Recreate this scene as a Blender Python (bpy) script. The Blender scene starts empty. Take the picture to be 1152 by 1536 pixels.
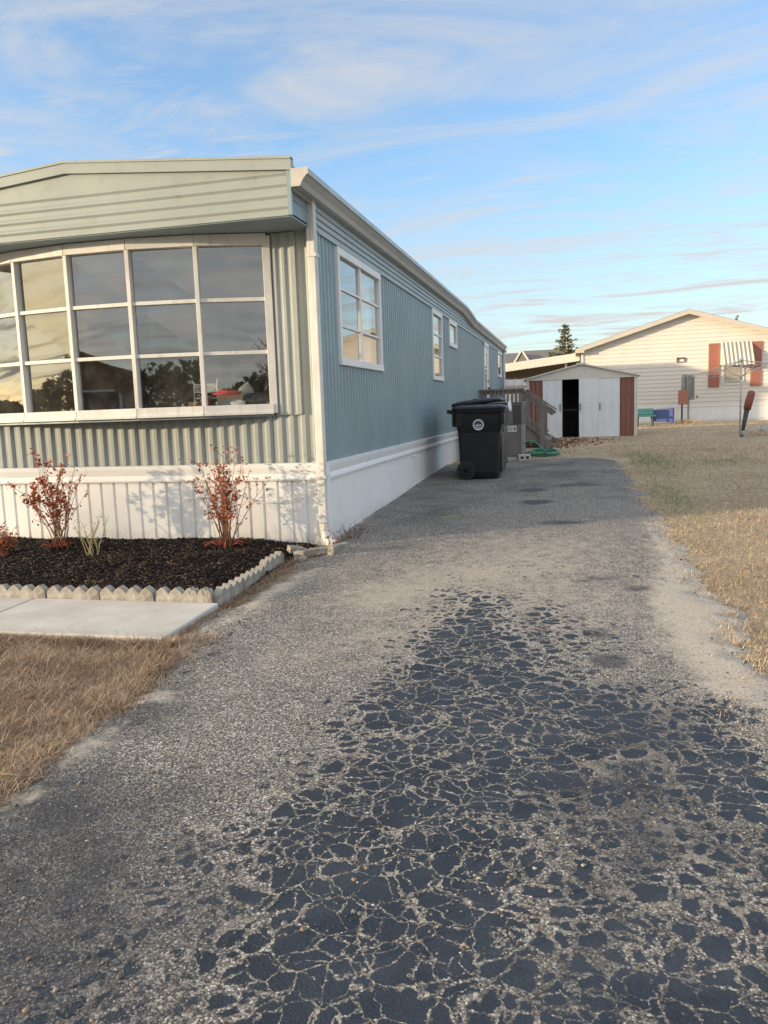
import bpy, bmesh, math, random
import numpy as np
from mathutils import Vector, Matrix
random.seed(7)
rng = np.random.default_rng(7)
S = bpy.context.scene
COL = S.collection
R = math.radians

# ------------------------------------------------------------------ camera
cam_data = bpy.data.cameras.new('camera')
cam = bpy.data.objects.new('camera', cam_data); COL.objects.link(cam)
cam_data.sensor_fit = 'VERTICAL'; cam_data.sensor_height = 36.0; cam_data.lens = 27.77
cam_data.clip_start = 0.05; cam_data.clip_end = 2000
CR = ((0.97162, -0.00277, -0.23652), (0.23406, -0.13328, 0.96304), (-0.03419, -0.99107, -0.12885))
cam.matrix_world = Matrix(((CR[0][0], -CR[0][1], -CR[0][2], 2.0), (CR[1][0], -CR[1][1], -CR[1][2], -6.162),
                           (CR[2][0], -CR[2][1], -CR[2][2], 1.1), (0, 0, 0, 1)))
S.camera = cam
S.render.resolution_x = 768; S.render.resolution_y = 1024
S.view_settings.view_transform = 'Standard'; S.view_settings.look = 'None'
S.view_settings.gamma = 1.0; S.view_settings.exposure = 1.5

# ------------------------------------------------------------------ sky and sun
SUN_EL, SUN_AZ = 7.5, 62.0                      # azimuth measured from -Y towards -X
sdir = Vector((-math.sin(R(SUN_AZ)) * math.cos(R(SUN_EL)), -math.cos(R(SUN_AZ)) * math.cos(R(SUN_EL)), math.sin(R(SUN_EL))))
sl = bpy.data.lights.new('sun', 'SUN'); sl.energy = 2.4; sl.angle = R(1.0); sl.color = (1.0, 0.78, 0.50)
sun = bpy.data.objects.new('sun', sl); COL.objects.link(sun)
sun.rotation_euler = (-sdir).to_track_quat('-Z', 'Y').to_euler(); sun.location = (0, 0, 30)

W = bpy.data.worlds.new('World'); S.world = W; W.use_nodes = True
nt = W.node_tree; nt.nodes.clear()
def wn(t, **k):
    n = nt.nodes.new(t)
    for a, b in k.items(): setattr(n, a, b)
    return n
out = wn('ShaderNodeOutputWorld'); bg = wn('ShaderNodeBackground'); bg.inputs['Strength'].default_value = 0.15
sky = wn('ShaderNodeTexSky'); sky.sky_type = 'NISHITA'; sky.sun_disc = False
sky.sun_elevation = R(SUN_EL); sky.sun_rotation = R(180 + SUN_AZ); sky.altitude = 50
sky.air_density = 1.0; sky.dust_density = 0.3; sky.ozone_density = 3.0
geo = wn('ShaderNodeTexCoord'); sep = wn('ShaderNodeSeparateXYZ'); nt.links.new(geo.outputs['Generated'], sep.inputs[0])
zz = wn('ShaderNodeMath', operation='ADD'); zz.inputs[1].default_value = 0.12; nt.links.new(sep.outputs['Z'], zz.inputs[0])
dx = wn('ShaderNodeMath', operation='DIVIDE'); dy = wn('ShaderNodeMath', operation='DIVIDE')
for d_, a in ((dx, 'X'), (dy, 'Y')):
    nt.links.new(sep.outputs[a], d_.inputs[0]); nt.links.new(zz.outputs[0], d_.inputs[1])
cmb = wn('ShaderNodeCombineXYZ'); nt.links.new(dx.outputs[0], cmb.inputs[0]); nt.links.new(dy.outputs[0], cmb.inputs[1])
def cloud_layer(rot, scl, loc, lo, hi, detail=8, dist=1.2):
    mp = wn('ShaderNodeMapping'); mp.inputs['Rotation'].default_value = (0, 0, R(rot)); mp.inputs['Scale'].default_value = scl
    mp.inputs['Location'].default_value = loc
    nz = wn('ShaderNodeTexNoise'); nz.inputs['Scale'].default_value = 1.0; nz.inputs['Detail'].default_value = detail
    nz.inputs['Roughness'].default_value = 0.62; nz.inputs['Distortion'].default_value = dist
    mr = wn('ShaderNodeMapRange', interpolation_type='SMOOTHSTEP'); mr.inputs['From Min'].default_value = lo; mr.inputs['From Max'].default_value = hi
    nt.links.new(cmb.outputs[0], mp.inputs['Vector']); nt.links.new(mp.outputs[0], nz.inputs['Vector']); nt.links.new(nz.outputs['Fac'], mr.inputs['Value'])
    return mr
c1 = cloud_layer(14, (1.0, 2.1, 1), (3.1, 1.2, 0), 0.36, 0.76, 11, 1.3)          # soft veils
c2 = cloud_layer(-10, (1.0, 4.2, 1), (0.4, 7.7, 0), 0.44, 0.74, 11, 1.3)         # thin streaks
c3 = cloud_layer(25, (0.5, 1.3, 1), (5.0, 2.0, 0), 0.30, 0.62, 8, 0.7)           # cloud deck over the sunset side, brightened and spread overhead to light the ground
def wm(op, a_, b_):
    m = wn('ShaderNodeMath', operation=op)
    for i, v in ((0, a_), (1, b_)):
        if isinstance(v, (int, float)): m.inputs[i].default_value = v
        else: nt.links.new(v, m.inputs[i])
    return m.outputs[0]
side = wn('ShaderNodeMapRange', interpolation_type='SMOOTHSTEP'); nt.links.new(wm('SUBTRACT', sep.outputs['Z'], wm('MULTIPLY', sep.outputs['Y'], .6)), side.inputs['Value'])
side.inputs['From Min'].default_value = 0.08; side.inputs['From Max'].default_value = 0.55
low = wn('ShaderNodeMapRange', interpolation_type='SMOOTHSTEP'); nt.links.new(sep.outputs['Z'], low.inputs['Value'])
low.inputs['From Min'].default_value = 0.40; low.inputs['From Max'].default_value = 0.06
thin = wm('MAXIMUM', wm('ADD', wm('MULTIPLY', c1.outputs[0], 0.72), .12), wm('MULTIPLY', c2.outputs[0], 0.85))
thin = wm('MAXIMUM', thin, wm('MULTIPLY', wm('ADD', wm('MULTIPLY', c2.outputs[0], 0.9), .46), low.outputs[0]))
deck_ = wm('MULTIPLY', wm('MULTIPLY', c3.outputs[0], side.outputs[0]), 0.80)
mix = wn('ShaderNodeMixRGB'); mix.inputs['Color2'].default_value = (1.72, 1.69, 1.68, 1)
nt.links.new(thin, mix.inputs['Fac']); nt.links.new(sky.outputs[0], mix.inputs['Color1'])
dotn = wn('ShaderNodeVectorMath', operation='DOT_PRODUCT'); nt.links.new(geo.outputs['Generated'], dotn.inputs[0]); dotn.inputs[1].default_value = tuple(sdir)
glow = wn('ShaderNodeMapRange', interpolation_type='SMOOTHSTEP'); nt.links.new(dotn.outputs['Value'], glow.inputs['Value'])
glow.inputs['From Min'].default_value = 0.86; glow.inputs['From Max'].default_value = 0.995
gcol = wn('ShaderNodeMixRGB'); gcol.inputs['Color1'].default_value = (3.4, 3.3, 3.2, 1); gcol.inputs['Color2'].default_value = (9.0, 7.0, 3.4, 1)
nt.links.new(glow.outputs[0], gcol.inputs['Fac'])
mix2 = wn('ShaderNodeMixRGB'); nt.links.new(gcol.outputs[0], mix2.inputs['Color2'])
nt.links.new(deck_, mix2.inputs['Fac']); nt.links.new(mix.outputs[0], mix2.inputs['Color1']); mix = mix2
nt.links.new(mix.outputs[0], bg.inputs['Color']); nt.links.new(bg.outputs[0], out.inputs['Surface'])

# ------------------------------------------------------------------ ground height
def gz(y):
    if y < -8: return -0.232
    if y < 6: return 0.029 * y
    return 0.174 + 0.026 * (1 - math.exp(-(y - 6) / 3))
def gza(y):
    y = np.asarray(y, float)
    return np.where(y < -8, -0.232, np.where(y < 6, 0.029 * y, 0.174 + 0.026 * (1 - np.exp(-np.maximum(y - 6, 0) / 3))))

# ------------------------------------------------------------------ mesh helpers
class MB:
    def __init__(s): s.v = []; s.f = []; s.m = []
    def add(s, vs, fs, mi=0):
        b = len(s.v); s.v += [tuple(p) for p in vs]
        for f in fs: s.f.append(tuple(i + b for i in f)); s.m.append(mi)
        return s
    def box(s, x0, x1, y0, y1, z0, z1, mi=0):
        return s.add([(x0,y0,z0),(x1,y0,z0),(x1,y1,z0),(x0,y1,z0),(x0,y0,z1),(x1,y0,z1),(x1,y1,z1),(x0,y1,z1)],
              [(0,3,2,1),(4,5,6,7),(0,1,5,4),(1,2,6,5),(2,3,7,6),(3,0,4,7)], mi)
    def prism(s, pts, axis, a, b, mi=0):
        n = len(pts)
        def P(p, t):
            return (t, p[0], p[1]) if axis == 'x' else ((p[0], t, p[1]) if axis == 'y' else (p[0], p[1], t))
        vs = [P(p, a) for p in pts] + [P(p, b) for p in pts]
        fs = [tuple(range(n)), tuple(range(2*n-1, n-1, -1))] + [(i, (i+1) % n, n+(i+1) % n, n+i) for i in range(n)]
        return s.add(vs, fs, mi)
    def sweep(s, prof_stations, mi=0, closed=True, caps=True):
        n = len(prof_stations[0]); vs = [p for st in prof_stations for p in st]; fs = []
        for k in range(len(prof_stations)-1):
            for i in range(n if closed else n-1):
                j = (i+1) % n; fs.append((k*n+i, k*n+j, (k+1)*n+j, (k+1)*n+i))
        if caps and closed:
            fs.append(tuple(range(n))); fs.append(tuple(range((len(prof_stations)-1)*n, len(prof_stations)*n)))
        return s.add(vs, fs, mi)
    def tube(s, path, r, n=8, mi=0):
        path = [Vector(p) for p in path]; sts = []
        rs = r if isinstance(r, (list, tuple)) else [r]*len(path)
        up = Vector((0, 0, 1))
        for i, p in enumerate(path):
            t = (path[min(i+1, len(path)-1)] - path[max(i-1, 0)]).normalized()
            a = t.cross(up)
            if a.length < 1e-3: a = t.cross(Vector((0, 1, 0)))
            a.normalize(); b = t.cross(a).normalized()
            sts.append([p + rs[i]*(math.cos(2*math.pi*k/n)*a + math.sin(2*math.pi*k/n)*b) for k in range(n)])
        return s.sweep(sts, mi)
    def beam(s, p, q, w, h, mi=0, up=(0,0,1)):
        p = Vector(p); q = Vector(q); t = (q-p).normalized(); a = t.cross(Vector(up))
        if a.length < 1e-3: a = t.cross(Vector((0, 1, 0)))
        a.normalize(); b = a.cross(t).normalized()
        sec = lambda c: [c + a*x*w/2 + b*y*h/2 for x, y in ((-1,-1),(1,-1),(1,1),(-1,1))]
        return s.sweep([sec(p), sec(q)], mi)
    def disc(s, c, r, axis, t, n=24, mi=0):
        ax = {'x': 0, 'y': 1, 'z': 2}[axis]; o = [i for i in range(3) if i != ax]
        def ring(d):
            L = []
            for k in range(n):
                p = list(c); p[ax] += d; p[o[0]] += r*math.cos(2*math.pi*k/n); p[o[1]] += r*math.sin(2*math.pi*k/n); L.append(tuple(p))
            return L
        return s.sweep([ring(-t/2), ring(t/2)], mi)
    def build(s, name, mats, parent=None, off=(0,0,0), smooth=False, bevel=0, recalc=True):
        me = bpy.data.meshes.new(name)
        me.from_pydata([(x-off[0], y-off[1], z-off[2]) for x, y, z in s.v], [], s.f)
        for m in (mats if isinstance(mats, (list, tuple)) else [mats]): me.materials.append(m)
        if any(s.m):
            for p, m in zip(me.polygons, s.m): p.material_index = m
        if recalc:
            bm = bmesh.new(); bm.from_mesh(me); bmesh.ops.recalc_face_normals(bm, faces=bm.faces); bm.to_mesh(me); bm.free()
        o = bpy.data.objects.new(name, me); COL.objects.link(o)
        if parent: o.parent = parent
        if smooth:
            for p in me.polygons: p.use_smooth = True
        if bevel:
            b = o.modifiers.new('bevel', 'BEVEL'); b.width = bevel; b.segments = 2; b.limit_method = 'ANGLE'; b.angle_limit = R(40)
        return o

def np_mesh(name, V, F, mat, attrs=None, parent=None, smooth=False):
    me = bpy.data.meshes.new(name); V = np.asarray(V, np.float32); F = np.asarray(F, np.int32)
    me.vertices.add(len(V)); me.vertices.foreach_set('co', V.ravel())
    k = F.shape[1]; me.loops.add(F.size); me.loops.foreach_set('vertex_index', F.ravel())
    me.polygons.add(len(F)); me.polygons.foreach_set('loop_start', np.arange(0, F.size, k, dtype=np.int32))
    if smooth: me.polygons.foreach_set('use_smooth', np.ones(len(F), bool))
    me.update(calc_edges=True)
    for a, arr in (attrs or {}).items():
        at = me.attributes.new(a, 'FLOAT', 'POINT'); at.data.foreach_set('value', np.asarray(arr, np.float32))
    me.materials.append(mat)
    o = bpy.data.objects.new(name, me); COL.objects.link(o)
    if parent: o.parent = parent
    return o

def tag(o, label=None, cat=None, group=None, kind=None):
    if label: o['label'] = label
    if cat: o['category'] = cat
    if group: o['group'] = group
    if kind: o['kind'] = kind
    return o
def thing(name, label, cat, loc=(0,0,0), rotz=0, group=None):
    o = bpy.data.objects.new(name, None); COL.objects.link(o); o.location = loc; o.rotation_euler = (0, 0, rotz)
    o.empty_display_size = 0.2
    return tag(o, label, cat, group)
def copy_tree(o, parent=None):
    c = o.copy(); COL.objects.link(c)
    if parent: c.parent = parent
    for ch in list(o.children): copy_tree(ch, c)
    return c

# ------------------------------------------------------------------ materials
class NT:
    def __init__(s, name):
        s.mat = bpy.data.materials.new(name); s.mat.use_nodes = True; s.t = s.mat.node_tree; s.t.nodes.clear()
        s.out = s.n('ShaderNodeOutputMaterial')
        s.tc = s.n('ShaderNodeTexCoord').outputs['Object']
    def n(s, t, **k):
        x = s.t.nodes.new(t)
        for a, b in k.items(): setattr(x, a, b)
        return x
    def L(s, a, b): s.t.links.new(a, b)
    def put(s, inp, v):
        if hasattr(v, 'is_linked') or isinstance(v, bpy.types.NodeSocket): s.L(v, inp)
        else: inp.default_value = v
    def noise(s, scale, detail=4, rough=.55, dist=0, vec=None, out='Fac'):
        x = s.n('ShaderNodeTexNoise'); x.inputs['Scale'].default_value = scale; x.inputs['Detail'].default_value = detail
        x.inputs['Roughness'].default_value = rough; x.inputs['Distortion'].default_value = dist
        s.L(vec or s.tc, x.inputs['Vector']); return x.outputs[out]
    def voro(s, scale, feat='F1', vec=None, out='Distance', rnd=1):
        x = s.n('ShaderNodeTexVoronoi', feature=feat); x.inputs['Scale'].default_value = scale; x.inputs['Randomness'].default_value = rnd
        s.L(vec or s.tc, x.inputs['Vector']); return x.outputs[out]
    def map(s, sc=(1,1,1), rot=(0,0,0), vec=None):
        x = s.n('ShaderNodeMapping'); x.inputs['Scale'].default_value = sc; x.inputs['Rotation'].default_value = rot
        s.L(vec or s.tc, x.inputs['Vector']); return x.outputs[0]
    def rng(s, v, a, b, c=0, d=1, smooth=False):
        x = s.n('ShaderNodeMapRange'); x.interpolation_type = 'SMOOTHSTEP' if smooth else 'LINEAR'
        s.L(v, x.inputs['Value'])
        for i, q in zip(('From Min','From Max','To Min','To Max'), (a, b, c, d)): s.put(x.inputs[i], q)
        return x.outputs[0]
    def math(s, op, a, b=0.0, clamp=False):
        x = s.n('ShaderNodeMath', operation=op); x.use_clamp = clamp; s.put(x.inputs[0], a); s.put(x.inputs[1], b); return x.outputs[0]
    def mix(s, f, a, b, mode='MIX'):
        x = s.n('ShaderNodeMixRGB', blend_type=mode); s.put(x.inputs['Fac'], f)
        for i, v in (('Color1', a), ('Color2', b)):
            if isinstance(v, tuple): v = (v[0], v[1], v[2], 1)
            s.put(x.inputs[i], v)
        return x.outputs[0]
    def ramp(s, v, stops, const=False):
        x = s.n('ShaderNodeValToRGB'); e = x.color_ramp.elements
        x.color_ramp.interpolation = 'CONSTANT' if const else 'LINEAR'
        while len(e) < len(stops): e.new(0.5)
        for el, (p, c) in zip(e, stops): el.position = p; el.color = (c[0], c[1], c[2], 1)
        s.L(v, x.inputs[0]); return x.outputs[0]
    def bump(s, h, strength=.5, dist=.01, prev=None):
        x = s.n('ShaderNodeBump'); x.inputs['Strength'].default_value = strength; x.inputs['Distance'].default_value = dist
        s.L(h, x.inputs['Height'])
        if prev: s.L(prev, x.inputs['Normal'])
        return x.outputs[0]
    def attr(s, name):
        x = s.n('ShaderNodeAttribute'); x.attribute_name = name; return x.outputs['Fac']
    def pbr(s, col, rough=.6, normal=None, metallic=0, spec=.4):
        p = s.n('ShaderNodeBsdfPrincipled')
        if isinstance(col, tuple): col = (col[0], col[1], col[2], 1)
        s.put(p.inputs['Base Color'], col); s.put(p.inputs['Roughness'], rough); p.inputs['Metallic'].default_value = metallic
        p.inputs['Specular IOR Level'].default_value = spec
        if normal: s.L(normal, p.inputs['Normal'])
        s.L(p.outputs[0], s.out.inputs['Surface']); return s.mat

def paint(name, col, rough=.5, var=.12, scale=2.5, dirt=None, dirt_amt=.35, streak=False, bump=.15, bscale=60, metallic=0, dent=0, spec=.4):
    k = NT(name); c2 = tuple(max(0, x*(1-var)) for x in col); c3 = tuple(min(1, x*(1+var)) for x in col)
    base = k.mix(k.rng(k.noise(scale, 6, .6), .3, .7), c2, c3)
    if dirt:
        v = k.map((7, 7, .8)) if streak else k.tc
        m = k.rng(k.noise(3.0 if streak else 5.0, 8, .68, .4, vec=v), .5, .8, 0, dirt_amt, True)
        base = k.mix(m, base, dirt)
    nb = k.bump(k.noise(bscale, 4), bump, .002)
    if dent: nb = k.bump(k.noise(2.2, 2), dent, .03, nb)
    rg = k.rng(k.noise(9, 4), .3, .7, max(.05, rough-.1), min(1, rough+.1))
    return k.pbr(base, rg, nb, metallic, spec)
def rnd_mat(name, stops, rough=.8, spec=.2, attr='rnd'):
    k = NT(name); return k.pbr(k.ramp(k.attr(attr), stops), rough, None, 0, spec)
def glass_mat(name, base=.10, tint=(.9,.93,.92), wav=.012, film=(.75,.73,.68)):
    k = NT(name)
    fr = k.n('ShaderNodeLayerWeight'); fr.inputs['Blend'].default_value = .5
    pw = k.math('POWER', fr.outputs['Facing'], 3.5)
    fac = k.math('ADD', k.math('MULTIPLY', pw, .95 - base), base, True)
    nb = k.bump(k.noise(1.6, 2), wav, .05)
    gl = k.n('ShaderNodeBsdfGlossy'); gl.inputs['Roughness'].default_value = .015; gl.inputs['Color'].default_value = (.96, .96, .95, 1); k.L(nb, gl.inputs['Normal'])
    tr = k.n('ShaderNodeBsdfTransparent'); tr.inputs['Color'].default_value = (*tint, 1)
    df = k.n('ShaderNodeBsdfDiffuse'); df.inputs['Color'].default_value = (*film, 1)
    m0 = k.n('ShaderNodeMixShader'); k.L(k.rng(k.noise(5, 7, .65), .4, .8, .015, .08), m0.inputs[0]); k.L(tr.outputs[0], m0.inputs[1]); k.L(df.outputs[0], m0.inputs[2])
    m = k.n('ShaderNodeMixShader'); k.L(fac, m.inputs[0]); k.L(m0.outputs[0], m.inputs[1]); k.L(gl.outputs[0], m.inputs[2])
    k.L(m.outputs[0], k.out.inputs['Surface']); return k.mat

M = {}
M['blue'] = paint('blue_grey_paint', (.225, .300, .335), .42, .09, 1.5, (.15,.19,.20), .45, True, .1, 80, 0, .12)
M['front'] = paint('front_sunlit_paint', (.31, .335, .32), .42, .08, 1.5, (.19,.20,.19), .45, True, .1, 80, 0, .12)  # same house paint as the side wall, sunlit tone put into the colour
M['header'] = paint('header_sunlit_paint', (.295, .33, .312), .45, .06, 1.2, (.20,.20,.17), .45, False, .1, 80, 0, .1)  # house paint again, paler and greener to carry the sunlight on the header
M['white'] = paint('white_trim_paint', (.74, .74, .73), .5, .05, 4, (.42,.39,.34), .35, True, .2, 90)
M['skirt'] = paint('white_skirting', (.78, .78, .77), .45, .04, 2, (.50,.46,.40), .35, True, .1, 70, 0, .08)
k = NT('white_skirting_splashed'); sp_ = k.n('ShaderNodeSeparateXYZ'); k.L(k.tc, sp_.inputs[0])
c = k.mix(k.rng(k.noise(2, 6, .6), .3, .7), (.74,.74,.73), (.80,.80,.79))
c = k.mix(k.rng(k.noise(3, 8, .68, .4, k.map((7,7,.8))), .5, .8, 0, .35, True), c, (.50,.46,.40))
mud = k.math('ADD', k.rng(sp_.outputs['Z'], 0.0, .34, .62, 0), k.math('MULTIPLY', k.math('SUBTRACT', k.noise(16, 8, .75), .5), .7))
c = k.mix(k.rng(mud, .30, .72, 0, .55, True), c, (.34,.29,.23))
M['skirt'] = k.pbr(c, .5, k.bump(k.noise(2.2, 2), .1, .03), 0, .35)
M['oldwhite'] = paint('weathered_white_wood', (.62, .61, .58), .65, .08, 6, (.27,.24,.20), .6, True, .4, 120)
M['gutter'] = paint('grey_aluminium', (.40, .41, .41), .4, .08, 3, (.22,.21,.2), .4, False, .1, 60, .2)
M['cap'] = paint('cap_beige', (.46,.44,.40), .5, .08, 6, (.25,.22,.19), .5)
M['roof'] = paint('roof_membrane', (.46, .46, .43), .6, .1, 3, (.25,.24,.22), .4)
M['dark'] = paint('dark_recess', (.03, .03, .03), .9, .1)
M['panel'] = paint('brown_panelling', (.18, .12, .075), .55, .15, 3, (.08,.05,.03), .4, True)
M['ceil'] = paint('ceiling_paint', (.5, .48, .43), .8, .05)
M['carpet'] = paint('carpet', (.14, .11, .09), .95, .2, 20)
M['curtain'] = paint('curtain_cloth', (.72, .69, .60), .9, .05, 6)
M['glass'] = glass_mat('window_glass', .18)
M['glass2'] = glass_mat('side_window_glass', .22, (.85,.88,.88), .03)
M['plastic'] = paint('black_plastic', (.0065, .007, .0085), .45, .2, 4, (.06,.055,.05), .25, False, .25, 150)
M['lidplastic'] = paint('dark_lid_plastic', (.010, .012, .016), .40, .2, 4, (.07,.07,.07), .25, False, .25, 150)
M['rubber'] = paint('wheel_rubber', (.02, .02, .021), .7, .2)
M['metalgrey'] = paint('grey_enamel', (.17, .165, .16), .45, .08, 3, (.09,.08,.07), .35, True)
M['metaldark'] = paint('dark_louvre', (.05, .05, .05), .5, .1)
M['labelw'] = paint('label_white', (.7, .7, .68), .5, .04)
M['labelg'] = paint('label_grey', (.22, .23, .25), .6, .1)
M['deck'] = paint('weathered_timber', (.185, .168, .155), .85, .25, 5, (.07,.06,.05), .5, True, .6, 45)
M['block'] = paint('concrete_block', (.5, .49, .46), .9, .12, 12, (.3,.28,.25), .4, False, .5, 120)
M['hose'] = paint('green_hose', (.05, .20, .13), .45, .15, 6, (.4,.5,.45), .3)
M['shedwhite'] = paint('shed_white_steel', (.70, .735, .77), .45, .05, 2, (.42,.38,.33), .35, True, .1, 60, 0, .1)
M['shedroof'] = paint('shed_cream_trim', (.60, .58, .52), .5, .06, 2, (.36,.33,.28), .4)
M['shedbrown'] = paint('shed_brown_steel', (.215, .095, .07), .55, .1, 3, (.16,.08,.06), .4, True)
M['siding'] = paint('cream_vinyl', (.66, .63, .58), .55, .04, 1.5, (.48,.44,.37), .2, True)
M['fascia'] = paint('tan_fascia', (.52, .48, .42), .6, .06)
M['shutter'] = paint('terracotta_shutter', (.34, .14, .10), .6, .07)
M['awnmetal'] = paint('awning_white', (.66, .65, .60), .5, .06)
M['awnline'] = paint('awning_dark_stripe', (.24, .25, .23), .6, .08)
M['shingle'] = paint('grey_shingles', (.16, .155, .15), .85, .15, 8)
M['greywall'] = paint('grey_house_wall', (.30, .29, .28), .8, .06)
M['carport'] = paint('carport_white', (.62, .60, .54), .5, .05)
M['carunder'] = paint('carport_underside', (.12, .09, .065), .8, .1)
M['rustpole'] = paint('rusty_white_pole', (.55, .50, .46), .6, .1, 8, (.25,.10,.06), .8, False)
M['rope'] = paint('washing_line', (.62, .56, .50), .7, .1)
M['navy'] = paint('dark_tube', (.045, .05, .055), .5, .2)
M['redbrown'] = paint('red_brown_sleeve', (.22, .065, .04), .55, .2, 8)
M['blueplastic'] = paint('blue_tub', (.085, .115, .30), .45, .08)
M['bluedark'] = paint('blue_tub_inside', (.035, .045, .2), .6, .08)
M['teal'] = paint('teal_plastic', (.04, .15, .16), .5, .08)
M['stonewhite'] = paint('white_stone', (.42, .40, .36), .85, .2, 9, (.12,.11,.10), .4, False, .5, 40)
M['galv'] = paint('galvanised', (.30, .31, .31), .4, .1, 8, (.2,.19,.18), .3, False, .1, 60, .4)
M['cardboard'] = paint('cardboard', (.42, .26, .14), .85, .1)
M['redpack'] = paint('red_plastic', (.55, .06, .07), .45, .1)
M['greycloth'] = paint('grey_cloth', (.30, .29, .28), .9, .15, 8)
M['blackbag'] = paint('black_bag', (.02, .021, .025), .3, .2, 6, None, .3, False, .8, 18)
M['bagwhite'] = paint('white_bag', (.62, .66, .68), .4, .08, 6, None, .3, False, .8, 20)
M['wire'] = paint('white_wire', (.75, .74, .71), .45, .04)
M['brass'] = paint('handle_metal', (.10, .09, .08), .35, .1, 5, None, .3, False, .1, 60, .7)
M['bark'] = paint('bark', (.09, .07, .055), .9, .2, 12)
M['stem'] = paint('red_brown_stem', (.22, .11, .065), .8, .2, 15)
M['stemy'] = paint('straw_stem', (.42, .36, .18), .8, .2, 15)
M['brownhouse'] = paint('brown_house_wall', (.16, .10, .065), .8, .08)
M['brownroof'] = paint('brown_roof', (.10, .06, .04), .85, .12)

# concrete
k = NT('walk_concrete')
c = k.mix(k.rng(k.noise(3, 8, .65), .35, .7), (.50,.47,.42), (.62,.59,.54))
c = k.mix(k.rng(k.noise(90, 3), .55, .75, 0, .35), c, (.38,.35,.31))
c = k.mix(k.rng(k.noise(2.3, 9, .75, .5), .48, .75, 0, .55), c, (.36,.325,.27))
M['concrete'] = k.pbr(c, .9, k.bump(k.noise(150, 4), .35, .004), 0, .2)
k = NT('edging_concrete')
c = k.mix(k.rng(k.noise(14, 8, .7), .35, .7), (.20,.185,.155), (.48,.46,.42))
c = k.mix(k.rng(k.noise(130, 3), .5, .72, 0, .6), c, (.20,.17,.14))
M['edging'] = k.pbr(c, .95, k.bump(k.noise(110, 5), .9, .006), 0, .15)

# mulch bed soil
k = NT('mulch_soil')
c = k.ramp(k.noise(28, 8, .75), [(.3, (.006,.005,.005)), (.55, (.03,.022,.018)), (.8, (.085,.06,.045))])
M['soil'] = k.pbr(c, .95, k.bump(k.noise(40, 6, .7), 1, .03), 0, .2)

# lawn ground
k = NT('lawn_ground')
c = k.ramp(k.noise(1.1, 8, .65), [(.3, (.44,.345,.235)), (.5, (.58,.475,.335)), (.72, (.70,.60,.44))])
fine = k.noise(55, 6, .75)
c = k.mix(k.rng(fine, .35, .7), k.mix(.42, c, (.16,.12,.075)), c)
c = k.mix(k.rng(k.noise(160, 3, .7), .55, .75, 0, .5), c, (.44,.36,.25))
c = k.mix(k.rng(k.noise(.35, 5, .6), .56, .68, 0, .35, True), c, (.19,.19,.10))
thatch_shade = k.rng(k.noise(19, 6, .7), .42, .60, .40, 0, True)
c = k.mix(thatch_shade, c, (.17,.12,.08))  # random dark flecks painted as the shade between matted blades
M['lawn'] = k.pbr(c, .95, k.bump(k.noise(60, 6, .75), .8, .03), 0, .1)

# driveway: worn asphalt, cracked sealcoat islands, sand
k = NT('worn_asphalt')
seal = k.attr('seal'); sand = k.attr('sand'); tan = k.attr('tan'); wear_shade = k.attr('dark')
vn = k.noise(5, 4, .6, 0, None, 'Color')
vm = k.n('ShaderNodeVectorMath', operation='MULTIPLY_ADD'); k.L(vn, vm.inputs[0]); vm.inputs[1].default_value = (.13,.13,.13); k.L(k.tc, vm.inputs[2])
vn2 = k.noise(38, 3, .6, 0, None, 'Color')
vm2 = k.n('ShaderNodeVectorMath', operation='MULTIPLY_ADD'); k.L(vn2, vm2.inputs[0]); vm2.inputs[1].default_value = (.026,.026,.026); k.L(vm.outputs[0], vm2.inputs[2])
warp = vm2.outputs[0]
sv = k.n('ShaderNodeVectorMath', operation='MULTIPLY_ADD'); k.L(k.noise(60, 2, .5, 0, None, 'Color'), sv.inputs[0]); sv.inputs[1].default_value = (.012,.012,.012); k.L(k.tc, sv.inputs[2]); svec = sv.outputs[0]
def stones(scale, stops):
    c_ = k.voro(scale, 'F1', svec, 'Color'); d_ = k.voro(scale, 'F1', svec)
    sp_ = k.n('ShaderNodeSeparateColor'); k.L(c_, sp_.inputs[0])
    return k.ramp(sp_.outputs[0], stops), d_, sp_
G0 = [(0, (.045,.046,.05)), (.2, (.10,.098,.096)), (.42, (.205,.195,.178)), (.64, (.335,.315,.28)), (.85, (.49,.46,.405)), (.96, (.72,.68,.61))]
sA, stone_d, ssep = stones(175, G0); sB, dB, spB = stones(95, G0)
stone = k.mix(k.rng(ssep.outputs[1], .84, .95, 0, .7), sA, (.34,.22,.13))
gapA = k.rng(stone_d, .30, .8, 0, .8)
grav = k.mix(gapA, stone, (.055,.053,.05))
mB = k.math('MULTIPLY', k.rng(spB.outputs[1], .58, .60), k.rng(dB, .46, .40, 0, 1))
grav = k.mix(mB, grav, sB)
bigsc = k.voro(50, 'F1', svec, 'Color'); bs = k.n('ShaderNodeSeparateColor'); k.L(bigsc, bs.inputs[0])
bigd = k.voro(50, 'F1', svec)
bigm = k.math('MULTIPLY', k.rng(bs.outputs[0], .90, .91), k.rng(bigd, .32, .27, 0, 1))
grav = k.mix(bigm, grav, k.ramp(bs.outputs[1], [(0, (.16,.15,.14)), (.5, (.38,.33,.27)), (1, (.55,.52,.48))]))
grav = k.mix(k.rng(k.noise(330, 2, .6), .66, .74, 0, .8), grav, (.58,.55,.50))
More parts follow.
